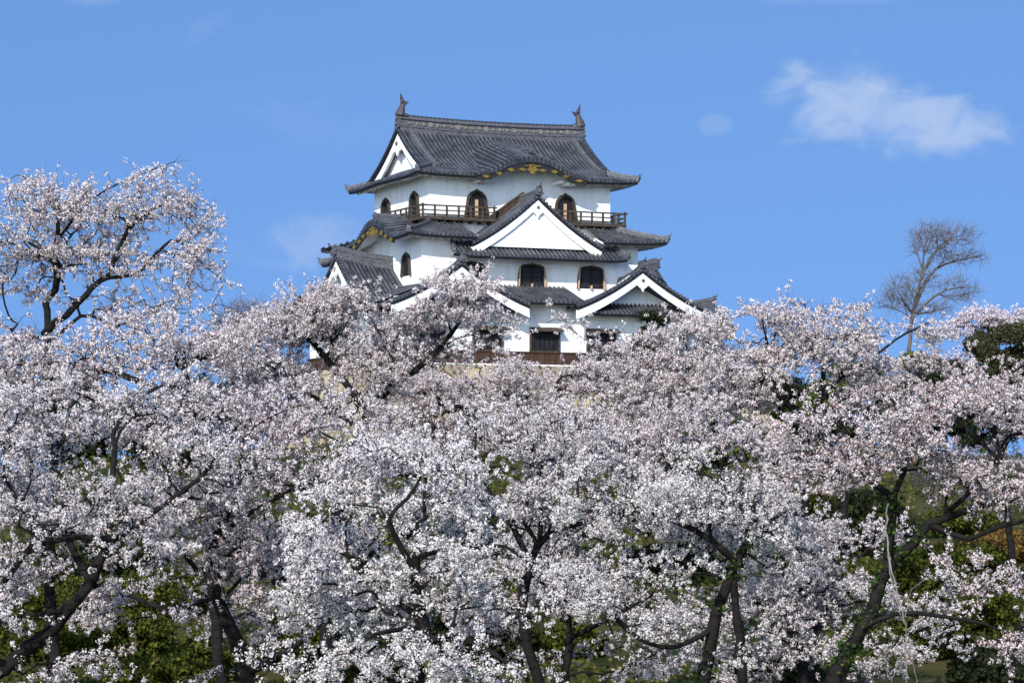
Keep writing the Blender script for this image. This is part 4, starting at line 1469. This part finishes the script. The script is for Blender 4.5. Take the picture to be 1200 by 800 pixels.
add_cherry(70, [([(60, 700, 0), (58, 560, 0), (55, 440, 0), (56, 379, 0), (54, 355, 0), (64, 339, 0), (67, 325, 0), (66, 295, 0), (68, 271, 0), (69, 246, 0)], .22, .045),
                ([(57, 386, 0), (88, 359, -.2), (111, 335, -.4), (126, 325, -.5), (160, 322, -.6), (185, 300, -.7)], .15, .035), ([(60, 400, 0), (95, 371, .5), (118, 374, .6), (130, 384, .6), (165, 372, .6)], .08, .04),
                ([(160, 322, -.6), (200, 282, -.8), (220, 291, -1.0), (244, 315, -1.2), (268, 332, -1.3)], .05, .012), ([(68, 280, 0), (111, 231, .2), (159, 207, .3), (203, 190, .4)], .06, .012), ([(66, 300, 0), (25, 280, .2), (-20, 250, .4)], .07, .02),
                ([(69, 250, 0), (40, 215, .3), (20, 205, .3)], .035, .012), ([(126, 325, -.5), (150, 270, -.3), (190, 240, -.2), (225, 235, -.2)], .06, .015)],
           [(50, 270, 75, 50, 0, 2.2), (120, 260, 60, 50, 0, 2.0), (170, 240, 60, 35, -.2, 1.6), (215, 265, 45, 35, -.6, 1.3), (30, 330, 60, 35, 0, 1.8), (120, 310, 70, 28, -.2, 1.6), (190, 320, 55, 30, -.8, 1.3), (20, 225, 50, 22, .3, 1.2), (100, 280, 80, 50, 0, 2.0), (190, 250, 60, 40, -.3, 1.4), (210, 295, 50, 30, -.6, 1.4), (60, 230, 50, 25, .2, 1.4), (20, 380, 50, 30, 0, 1.4), (90, 330, 60, 35, .4, 1.4), (240, 300, 25, 25, -1.0, .9), (170, 205, 35, 12, .3, .6),
            (160, 370, 60, 25, .4, 1.4), (235, 350, 40, 22, -.6, 1), (-30, 300, 50, 60, 0, 2)],
           1353, 'tall open cherry tree with bare dark forked limbs against the sky at the upper left', M_BL_B, 7, spacing=0.131, gap=-.12, shoots=1.0, thr=-.2, size=0.037, R0=.064)
add_cherry(61, [([(255, 760, 0), (248, 640, 0), (240, 520, 0), (226, 470, 0), (215, 430, 0)], .2, .06), ([(240, 520, 0), (300, 480, -.3), (345, 455, -.5)], .08, .025), ([(232, 490, 0), (170, 450, .2), (110, 430, .3), (50, 425, .3), (0, 430, .3)], .08, .02)],
           [(215, 395, 75, 30, 0, 2.0), (255, 440, 95, 38, 0, 2.4), (150, 415, 65, 32, .2, 2.0), (330, 480, 85, 40, -.3, 2.2), (200, 490, 90, 40, 0, 2.2), (405, 500, 65, 38, -.4, 1.8), (70, 425, 75, 22, .3, 1.6), (275, 385, 45, 22, 0, 1.3), (10, 425, 40, 26, 0, 1.3), (55, 415, 50, 22, .2, 1.4), (110, 400, 50, 18, .3, 1.2), (165, 385, 50, 22, .2, 1.4), (255, 400, 60, 28, 0, 1.6), (60, 455, 70, 30, 0, 1.6), (120, 450, 70, 30, 0, 1.6)],
           1398, 'cherry tree below the tall open one, left of the castle keep', M_BL_B, 8, spacing=0.138, size=0.038, R0=.064)
add_cherry(78, [([(380, 720, 0), (395, 600, 0), (420, 520, 0), (432, 483, 0), (452, 459, 0), (470, 443, 0), (487, 435, 0), (498, 424, 0), (517, 404, 0), (528, 391, 0), (545, 370, 0)], .22, .045), ([(498, 424, 0), (535, 397, -.3), (560, 392, -.4), (585, 388, -.4)], .06, .015),
                ([(432, 483, 0), (390, 430, .2), (360, 390, .3), (345, 350, .3)], .09, .02), ([(470, 443, 0), (450, 400, -.2), (430, 365, -.2)], .07, .02), ([(420, 500, 0), (350, 455, .4), (300, 430, .5)], .08, .025)],
           [(335, 385, 65, 28, .3, 2.0), (425, 368, 70, 28, 0, 2.0), (505, 358, 60, 30, 0, 1.8), (560, 365, 32, 30, -.2, 1.4), (420, 425, 95, 32, 0, 2.2), (300, 425, 75, 32, .4, 2.0), (470, 335, 38, 12, 0, 1.0), (505, 412, 60, 22, 0, 1.5), (350, 345, 32, 16, .3, 1.0), (560, 330, 28, 8, 0, .8), (585, 392, 16, 10, -.4, .6), (400, 350, 60, 14, 0, 1.2), (570, 405, 20, 12, -.3, .8), (360, 430, 60, 26, .2, 1.6), (400, 465, 60, 22, 0, 1.4), (455, 450, 40, 18, 0, 1.2), (370, 365, 50, 20, .2, 1.4), (305, 385, 40, 25, .4, 1.4), (290, 450, 40, 25, .4, 1.4), (388, 352, 36, 16, 0, 1.2), (572, 346, 24, 18, -.2, 1.2), (590, 384, 18, 14, -.4, 1.0), (545, 350, 36, 24, 0, 1.4), (375, 385, 45, 30, .3, 1.5), (358, 360, 34, 18, .3, 1.2), (375, 400, 50, 30, -.4, 1.2), (352, 385, 50, 25, .2, 1.5), (405, 395, 60, 25, 0, 1.6), (330, 420, 50, 30, .2, 1.5), (480, 370, 50, 22, 0, 1.4), (520, 335, 40, 12, 0, 1.0)],
           3040, 'cherry tree whose dark branching limb crosses the white walls of the castle keep', M_BL_B, 9, spacing=0.131, size=0.041, R0=.068, gap=-.08)
add_cherry(76, [([(950, 680, 0), (940, 580, 0), (943, 500, 0), (936, 486, 0), (918, 466, 0), (898, 455, 0), (850, 440, 0), (800, 425, 0)], .22, .05), ([(946, 500, 0), (962, 470, -.2), (985, 440, -.3), (1010, 426, -.4), (1037, 408, -.5), (1062, 390, -.5), (1090, 378, -.5)], .10, .018),
                ([(918, 466, 0), (905, 420, .2), (895, 385, .2)], .07, .02), ([(962, 470, -.2), (965, 420, 0), (955, 375, .1), (935, 350, .1)], .07, .015), ([(800, 425, 0), (740, 415, .3), (705, 410, .4), (672, 388, .4), (645, 366, .4)], .045, .008)],
           [(960, 385, 60, 24, 0, 1.8), (895, 395, 70, 30, 0, 2.0), (1040, 390, 62, 16, -.4, 1.4), (820, 408, 70, 28, 0, 2.0), (760, 418, 50, 28, .2, 1.6), (850, 445, 85, 30, 0, 2.2), (960, 425, 85, 26, -.2, 2.0), (715, 402, 30, 16, .4, 1.0), (665, 378, 26, 9, .4, .6), (1000, 358, 40, 8, 0, .8), (940, 350, 30, 10, 0, .8), (790, 465, 75, 28, 0, 1.8), (1080, 387, 36, 12, -.5, 1.0), (1050, 400, 50, 14, -.5, 1.2), (925, 400, 50, 22, 0, 1.4), (800, 380, 40, 12, .2, 1), (870, 425, 60, 24, 0, 1.8), (905, 450, 60, 20, -.3, 1.6), (820, 440, 60, 24, 0, 1.8), (770, 440, 50, 22, .2, 1.6), (900, 370, 50, 14, 0, 1.2), (860, 385, 60, 18, 0, 1.4), (1010, 400, 50, 18, -.3, 1.4), (935, 415, 60, 26, 0, 1.6), (990, 425, 60, 26, 0, 1.6), (850, 470, 70, 24, 0, 1.8)],
           2361, 'broad cherry tree right of the castle keep, its long limb rising rightwards', M_BL_B, 10, spacing=0.131, size=0.041, R0=.068, gap=-.06)
add_cherry(90, [([(640, 700, 0), (630, 600, 0), (625, 520, 0), (640, 470, 0)], .2, .06), ([(630, 540, 0), (570, 490, -.3), (530, 475, -.3)], .08, .025), ([(628, 530, 0), (700, 490, 0), (750, 480, 0)], .08, .025), ([(640, 475, 0), (655, 445, 0), (660, 432, 0)], .05, .015), ([(600, 515, -.2), (560, 460, -.2), (545, 440, -.2)], .06, .015), ([(560, 485, -.2), (510, 465, -.2), (480, 455, -.2)], .05, .015), ([(690, 495, 0), (715, 455, 0), (730, 440, 0)], .06, .015), ([(750, 480, 0), (800, 455, 0)], .04, .012)],
           [(625, 448, 80, 24, 0, 2.2), (700, 455, 60, 26, 0, 2.0), (560, 475, 75, 30, 0, 2.0), (650, 500, 120, 38, 0, 2.6), (760, 500, 75, 40, 0, 2.0), (510, 505, 80, 36, 0, 2.0), (640, 436, 60, 11, 0, 1.4), (580, 440, 50, 12, 0, 1.4), (690, 435, 45, 11, 0, 1.4), (740, 434, 50, 16, 0, 1.4), (520, 440, 50, 16, 0, 1.4), (610, 444, 90, 14, 0, 1.8), (530, 436, 45, 12, 0, 1.3), (575, 436, 40, 10, 0, 1.2), (450, 455, 50, 18, 0, 1.4), (800, 450, 40, 20, 0, 1.4), (520, 448, 50, 16, 0, 1.4), (470, 480, 60, 30, 0, 1.6), (560, 452, 70, 20, 0, 1.6), (500, 462, 50, 22, 0, 1.4), (700, 440, 50, 20, 0, 1.4), (750, 455, 45, 22, 0, 1.4), (650, 462, 90, 20, 0, 1.6)],
           3184, 'cherry tree directly below the stone rampart of the castle keep', M_BL_B, 11, spacing=0.144, size=0.043, R0=.074, gap=-.10)
add_cherry(67, [([(868, 780, 0), (860, 680, 0), (850, 590, 0), (845, 550, 0)], .18, .06), ([(855, 620, 0), (800, 560, 0), (770, 530, .2)], .07, .03), ([(850, 590, 0), (900, 550, 0), (930, 520, 0)], .07, .03)],
           [(880, 535, 80, 38, 0, 2.2), (820, 500, 70, 32, 0, 2.0), (780, 555, 65, 38, 0, 2.0), (730, 530, 60, 36, 0, 1.8), (880, 595, 60, 30, 0, 1.6)],
           777, 'cherry tree at middle height between the centre trees and the right hand trees', M_BL_E, 12, spacing=0.138, size=0.039, R0=.06)
add_cherry(84, [([(1190, 720, 0), (1182, 620, 0), (1172, 540, 0), (1160, 480, 0)], .2, .06), ([(1172, 540, 0), (1110, 480, 0), (1070, 455, 0)], .08, .025), ([(1165, 500, 0), (1192, 450, 0), (1200, 415, 0)], .07, .02)],
           [(1150, 465, 75, 30, 0, 2.2), (1190, 430, 22, 26, 0, 1.4), (1095, 440, 50, 26, 0, 1.8), (1050, 470, 70, 30, 0, 2.0), (1195, 520, 40, 40, 0, 2.0), (1110, 420, 35, 12, 0, 1)],
           907, 'cherry tree at the right edge below the dark evergreen', M_BL_C, 13, spacing=0.144, size=0.042, R0=.064)
add_cherry(70, [([(945, 850, 0), (940, 780, 0), (925, 700, 0), (915, 650, 0)], .16, .06), ([(930, 720, 0), (870, 700, 0), (830, 690, 0)], .06, .03), ([(925, 700, 0), (980, 660, 0), (1010, 650, 0)], .06, .03)],
           [(930, 645, 85, 36, 0, 2.0), (880, 720, 80, 40, 0, 2.0), (995, 700, 60, 36, 0, 1.8), (960, 770, 80, 30, 0, 1.6), (1020, 620, 40, 25, 0, 1.4), (1080, 680, 35, 25, 0, 1.0), (900, 600, 70, 30, .5, 1.6), (980, 630, 70, 34, .5, 1.6), (940, 700, 80, 34, 0, 1.8), (1090, 720, 50, 20, 0, 1.2), (930, 590, 60, 24, .8, 1.4), (870, 780, 70, 24, 0, 1.4), (980, 780, 60, 20, 0, 1.2), (1030, 770, 60, 30, 0, 1.4), (820, 780, 60, 25, .5, 1.2), (1120, 745, 50, 16, 0, 1.0)],
           2021, 'shaded cherry tree behind the two ivy clad trunks at the lower right', M_BL_A, 14, spacing=0.150, size=0.039, R0=.064)
add_cherry(68, [([(655, 860, 0), (660, 800, 0), (668, 740, 0), (660, 690, 0)], .15, .05), ([(665, 750, 0), (720, 720, 0), (760, 700, 0)], .06, .03), ([(660, 700, 0), (600, 660, 0), (570, 640, 0)], .06, .03)],
           [(650, 700, 80, 34, 0, 2.0), (740, 690, 75, 40, 0, 1.8), (580, 650, 60, 40, 0, 1.8), (720, 770, 80, 26, 0, 1.5), (810, 720, 60, 40, 0, 1.5), (640, 775, 50, 20, 0, 1.2), (560, 720, 60, 40, .5, 1.5), (680, 640, 70, 34, .5, 1.6), (520, 780, 50, 25, .5, 1.2)],
           1192, 'shaded cherry tree at the bottom right of the large near one', M_BL_A, 15, spacing=0.150, size=0.039, R0=.064)
add_cherry(69, [([(395, 860, 0), (400, 790, 0), (392, 700, 0), (380, 640, 0)], .15, .05), ([(395, 720, 0), (330, 670, 0), (290, 650, 0)], .06, .03)],
           [(380, 620, 80, 36, 0, 2.0), (290, 660, 70, 30, 0, 1.8), (220, 610, 70, 34, 0, 1.8), (430, 690, 60, 36, 0, 1.6), (110, 670, 60, 25, 0, 1.4), (330, 730, 60, 18, 0, 1.2), (470, 700, 60, 50, .5, 1.6), (150, 715, 80, 24, 0, 1.4), (60, 690, 70, 26, 0, 1.4), (240, 715, 60, 26, 0, 1.4), (180, 770, 70, 14, -.5, 1.0), (20, 620, 50, 40, 0, 1.5), (60, 590, 60, 40, 0, 1.6)],
           1415, 'shaded cherry tree behind the two lower left trunks', M_BL_E, 16, spacing=0.150, size=0.039, R0=.064)
add_cherry(185, [([(1165, 470, 0), (1162, 420, 0), (1158, 385, 0)], .25, .08), ([(1162, 410, 0), (1190, 385, 0), (1215, 370, 0)], .12, .04)],
           [(1150, 377, 36, 9, 0, 3.0), (1188, 380, 36, 11, 0, 3.0), (1125, 388, 22, 7, 0, 2.0), (1205, 370, 18, 7, 0, 2), (1152, 366, 14, 4, 0, 1.5)],
           842, 'distant pale pink cherry tree on the skyline above the dark evergreen', M_BL_D, 17, size=.10, R0=.12, spacing=0.275, per=(6, 9), shoot_len=(.3, .8), r_tip=.011, gap=-.2)
print('clusters', sum(c[1] for c in CH))

# ---- bare trees
bare_tree('tall bare tree with grey twigs on the skyline right of the castle keep', 205,
          [([(1064, 470, 0), (1066, 400, 0), (1069, 372, 0), (1073, 352, 0), (1078, 332, 0), (1081, 312, 0), (1083, 292, 0), (1088, 274, 0)], .26, .03), ([(1071, 362, 0), (1080, 340, .3), (1090, 322, .5), (1106, 310, .6), (1128, 304, .7), (1152, 299, .8)], .17, .02),
           ([(1079, 328, 0), (1088, 308, -.4), (1098, 292, -.6), (1114, 280, -.7), (1136, 273, -.8)], .13, .02), ([(1074, 366, 0), (1092, 349, -.4), (1108, 340, -.6), (1126, 337, -.8), (1140, 337, -.9)], .13, .02),
           ([(1069, 368, 0), (1060, 354, -.5), (1052, 341, -.8), (1046, 328, -.9)], .12, .02), ([(1068, 372, 0), (1056, 365, .4), (1044, 360, .6)], .09, .015), ([(1081, 314, 0), (1074, 296, .4), (1071, 278, .5)], .08, .015), ([(1084, 296, 0), (1094, 276, .3), (1102, 266, .4)], .09, .015),
           ([(1073, 356, 0), (1066, 338, .6), (1062, 326, .8)], .08, .015), ([(1076, 368, 0), (1094, 364, .5), (1112, 360, .6)], .09, .015)],
          [(1092, 281, 26, 19, 0, 2.2), (1122, 277, 28, 11, -.6, 1.8), (1134, 301, 28, 9, .6, 1.8), (1057, 342, 21, 19, 0, 2.0), (1044, 355, 19, 11, 0, 1.5), (1120, 340, 28, 14, -.6, 1.8), (1090, 362, 32, 8, 0, 2.0), (1073, 285, 9, 16, .4, 1.2), (1104, 300, 16, 12, 0, 1.5), (1085, 325, 14, 20, 0, 1.5)],
          900, 31, r_tip=.011, extra=3, sl=(.4, 1.1), gap=-.5)
bare_tree('brown budding tree behind the tall open cherry at the left edge', 118,
          [([(30, 600, 0), (28, 480, 0), (25, 420, 0), (24, 395, 0)], .22, .06), ([(28, 470, 0), (60, 430, 0)], .1, .04), ([(28, 470, 0), (0, 420, 0)], .1, .04)],
          [(25, 415, 36, 28, 0, 2.5), (5, 450, 30, 40, 0, 2.5), (60, 440, 24, 22, 0, 2.0), (20, 500, 35, 30, 0, 2)], 420, 32, mat=M_BAREBARK, sl=(.4, 1.0))
bare_tree('brown budding tree top on the skyline just left of the castle keep', 160,
          [([(292, 500, 0), (292, 400, 0), (290, 365, 0)], .22, .06), ([(292, 390, 0), (312, 368, 0)], .1, .03), ([(292, 390, 0), (272, 368, 0)], .1, .03)],
          [(290, 365, 26, 13, 0, 2.0), (312, 372, 18, 10, 0, 1.6), (265, 375, 18, 10, 0, 1.6), (290, 395, 40, 20, 0, 2)], 380, 33, sl=(.4, 1.0))

# ---- evergreens and bushes on the hillside
leaf_tree('evergreen_tree', 'dark evergreen tree under the distant pink cherry at the right edge', 'tree', 150, [(1174, 406, 34, 24, 0, 2.5), (1150, 402, 16, 16, 0, 1.6), (1195, 400, 20, 22, 0, 2.0), (1190, 450, 30, 35, 0, 2.5), (1160, 440, 26, 24, 0, 2.0)],
          420, 70, .16, M_OLIVE, 41, trunk=[(1175, 520, 0), (1174, 450, 0), (1172, 420, 0)], r0=.3, clump=.42, gap=-.2)
leaf_tree('evergreen_tree', 'low blue green evergreen between the bare tree and the dark evergreen', 'tree', 165, [(1118, 440, 26, 16, 0, 2.2), (1090, 448, 22, 14, 0, 2.0)], 200, 60, .16, M_GREEN, 42, r0=.2, clump=.45)
leaf_tree('pine_tree', 'green pine with flat tufts below the middle of the broad right cherry', 'tree', 112, [(850, 496, 34, 9, 0, 1.6), (830, 480, 26, 7, 0, 1.4), (872, 507, 22, 7, 0, 1.2), (820, 512, 30, 8, 0, 1.4), (845, 530, 40, 10, 0, 1.6)],
          240, 130, .13, M_PINE, 43, trunk=[(848, 640, 0), (846, 560, 0), (848, 490, 0)], r0=.16, clump=.34, flat=.45, long=1.6, gap=-.4)
leaf_tree('pine_tree', 'yellow green pine seen through the gap under the long cherry limb', 'tree', 106, [(985, 455, 40, 12, 0, 1.8), (1002, 436, 28, 9, 0, 1.6), (960, 470, 30, 10, 0, 1.5), (1035, 452, 28, 10, 0, 1.5), (1076, 425, 22, 9, 0, 1.2), (930, 480, 30, 10, 0, 1.4)],
          320, 120, .13, M_PINE, 44, trunk=[(990, 620, 0), (988, 520, 0), (990, 440, 0)], r0=.16, clump=.34, flat=.45, long=1.6, gap=-.4)
leaf_tree('evergreen_tree', 'dark olive evergreen below the right end of the castle keep', 'tree', 125, [(738, 440, 32, 22, 0, 2.0), (715, 428, 20, 12, 0, 1.5), (760, 470, 30, 22, 0, 2.0), (770, 372, 18, 7, 0, 1.2), (760, 400, 22, 20, 0, 1.5)], 300, 70, .14, M_GREEN, 45, trunk=[(745, 560, 0), (742, 450, 0)], clump=.36)
leaf_tree('evergreen_tree', 'small green evergreen in front of the stone rampart', 'tree', 130, [(500, 515, 34, 18, 0, 2.0), (555, 500, 26, 14, 0, 1.6), (460, 530, 30, 18, 0, 2)], 220, 70, .14, M_GREEN, 46, clump=.36)
for lab, lobes, sd, yy in (('dark evergreen hiding the foot of the rampart below the turret', [(890, 452, 36, 28, 0, 2), (845, 448, 40, 24, 0, 2), (925, 470, 30, 22, 0, 2), (800, 440, 30, 18, 0, 2)], 51, 140),
                            ('dark evergreen on the hill crest behind the long cherry limb', [(960, 492, 46, 34, 0, 2.5), (1010, 500, 30, 26, 0, 2)], 52, 168), ('dark evergreen on the hill crest left of the right edge cherry', [(1060, 490, 46, 36, 0, 2.5), (1100, 478, 36, 26, 0, 2)], 53, 172),
                            ('dark evergreen on the hill crest low at the right edge', [(1150, 490, 50, 36, 0, 2.5), (1195, 480, 36, 40, 0, 2)], 54, 166), ('dark evergreen on the hill crest behind the left trees', [(230, 478, 50, 36, 0, 2.5), (290, 470, 40, 40, 0, 2)], 55, 160),
                            ('dark olive evergreen on the crest at the left edge', [(20, 490, 50, 44, 0, 2.5), (80, 470, 44, 40, 0, 2.5), (-20, 450, 30, 40, 0, 2)], 57, 140),
                            ('dark olive evergreen low on the crest at far left', [(150, 500, 50, 30, 0, 2.5), (80, 525, 50, 22, 0, 2)], 56, 150)):
    leaf_tree('evergreen_tree', lab, 'tree', yy, lobes, 300, 70, .17, M_GREEN, sd, clump=.46, r0=.2)
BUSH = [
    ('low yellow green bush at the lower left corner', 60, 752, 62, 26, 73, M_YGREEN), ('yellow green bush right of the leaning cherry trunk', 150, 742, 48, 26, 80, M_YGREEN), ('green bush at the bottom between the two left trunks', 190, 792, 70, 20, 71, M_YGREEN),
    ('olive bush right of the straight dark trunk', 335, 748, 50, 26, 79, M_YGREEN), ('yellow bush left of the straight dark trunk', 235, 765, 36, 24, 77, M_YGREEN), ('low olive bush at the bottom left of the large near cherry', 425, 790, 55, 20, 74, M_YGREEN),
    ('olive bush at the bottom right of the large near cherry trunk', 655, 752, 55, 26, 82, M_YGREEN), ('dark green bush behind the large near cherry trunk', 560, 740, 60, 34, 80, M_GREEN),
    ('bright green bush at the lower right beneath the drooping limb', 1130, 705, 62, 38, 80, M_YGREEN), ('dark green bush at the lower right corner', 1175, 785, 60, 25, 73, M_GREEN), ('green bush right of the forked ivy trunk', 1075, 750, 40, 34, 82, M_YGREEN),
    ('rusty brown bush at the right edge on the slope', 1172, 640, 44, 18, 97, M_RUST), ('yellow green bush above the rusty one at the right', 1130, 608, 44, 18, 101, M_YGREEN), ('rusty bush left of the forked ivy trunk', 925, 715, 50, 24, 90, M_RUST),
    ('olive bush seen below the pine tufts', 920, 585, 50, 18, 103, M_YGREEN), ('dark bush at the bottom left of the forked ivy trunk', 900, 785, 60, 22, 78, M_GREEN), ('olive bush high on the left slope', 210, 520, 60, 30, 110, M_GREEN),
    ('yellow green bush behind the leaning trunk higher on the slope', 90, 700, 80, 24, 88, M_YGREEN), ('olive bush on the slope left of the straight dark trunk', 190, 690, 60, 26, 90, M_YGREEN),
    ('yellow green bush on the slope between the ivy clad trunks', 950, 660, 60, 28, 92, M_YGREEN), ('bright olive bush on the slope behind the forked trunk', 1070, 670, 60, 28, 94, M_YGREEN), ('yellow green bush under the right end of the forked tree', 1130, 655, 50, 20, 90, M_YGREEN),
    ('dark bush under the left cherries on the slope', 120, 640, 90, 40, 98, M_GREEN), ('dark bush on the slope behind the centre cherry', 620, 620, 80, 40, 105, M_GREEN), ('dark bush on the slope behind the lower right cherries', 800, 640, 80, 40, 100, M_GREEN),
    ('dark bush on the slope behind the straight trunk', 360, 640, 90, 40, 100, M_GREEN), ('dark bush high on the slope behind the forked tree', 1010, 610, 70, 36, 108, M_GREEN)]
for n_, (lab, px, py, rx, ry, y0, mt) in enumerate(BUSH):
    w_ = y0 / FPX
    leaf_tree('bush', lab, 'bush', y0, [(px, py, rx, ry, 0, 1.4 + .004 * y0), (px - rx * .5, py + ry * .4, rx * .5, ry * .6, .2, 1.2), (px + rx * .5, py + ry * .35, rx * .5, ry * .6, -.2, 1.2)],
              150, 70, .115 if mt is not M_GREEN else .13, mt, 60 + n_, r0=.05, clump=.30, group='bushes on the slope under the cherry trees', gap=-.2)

# ---- leaf litter and low plants on the slope
rg = np.random.default_rng(77)
N_ = 110000
gx = rg.uniform(-38, 38, N_); gy = 60 + 85 * rg.uniform(0, 1, N_) ** 1.6
dens = np.array([noise.noise(Vector((x * .16, y * .16, 3.0))) for x, y in zip(gx, gy)])
sel = dens > -.18
gx, gy = gx[sel], gy[sel]
gz = np.array([ground_z(x, y) for x, y in zip(gx, gy)])
Cg = np.stack([gx, gy, gz + rg.uniform(.02, .55, len(gx)) * rg.uniform(.3, 1, len(gx))], 1)
ug = leaf_mesh(Cg, np.tile((0, -.3, .9), (len(gx), 1)), rg, .22, 'undergrowth', M_LITTER, None, .7)
tag(ug, 'low plants and leaf litter on the hillside', 'undergrowth', kind='stuff')

# ---- dead vine hanging from the forked tree
vm = MB()
rr = random.Random(9)


def vine(pts, r0, r1):
    P = [at(x, y, 48.6 + d) for x, y, d in pts]
    Q = []
    for i in range(len(P) - 1):
        for k in range(5):
            Q.append(P[i].lerp(P[i + 1], k / 5) + Vector((rr.uniform(-.02, .02), rr.uniform(-.02, .02), 0)))
    Q.append(P[-1])
    vm.tube(Q, [r0 + (r1 - r0) * i / (len(Q) - 1) for i in range(len(Q))], 5)


vine([(1041, 590, 1.0), (1038, 620, .7), (1043, 660, .3), (1051, 690, .1), (1060, 725, 0), (1063, 760, 0), (1062, 800, 0)], .017, .010)
vine([(1040, 650, .4), (1050, 705, .2), (1064, 740, .1), (1070, 780, .1), (1080, 815, .1)], .010, .006)
vine([(1061, 738, 0), (1075, 730, 0), (1095, 735, 0), (1102, 752, 0)], .010, .005)
vine([(1063, 760, 0), (1050, 775, 0), (1045, 800, 0)], .010, .005)
vine([(1060, 722, 0), (1068, 690, 0), (1090, 675, 0)], .008, .004)
tag(vm.build('dead_vine', M_VINE), 'pale dry vine hanging from the fork of the ivy covered cherry at right', 'vine')
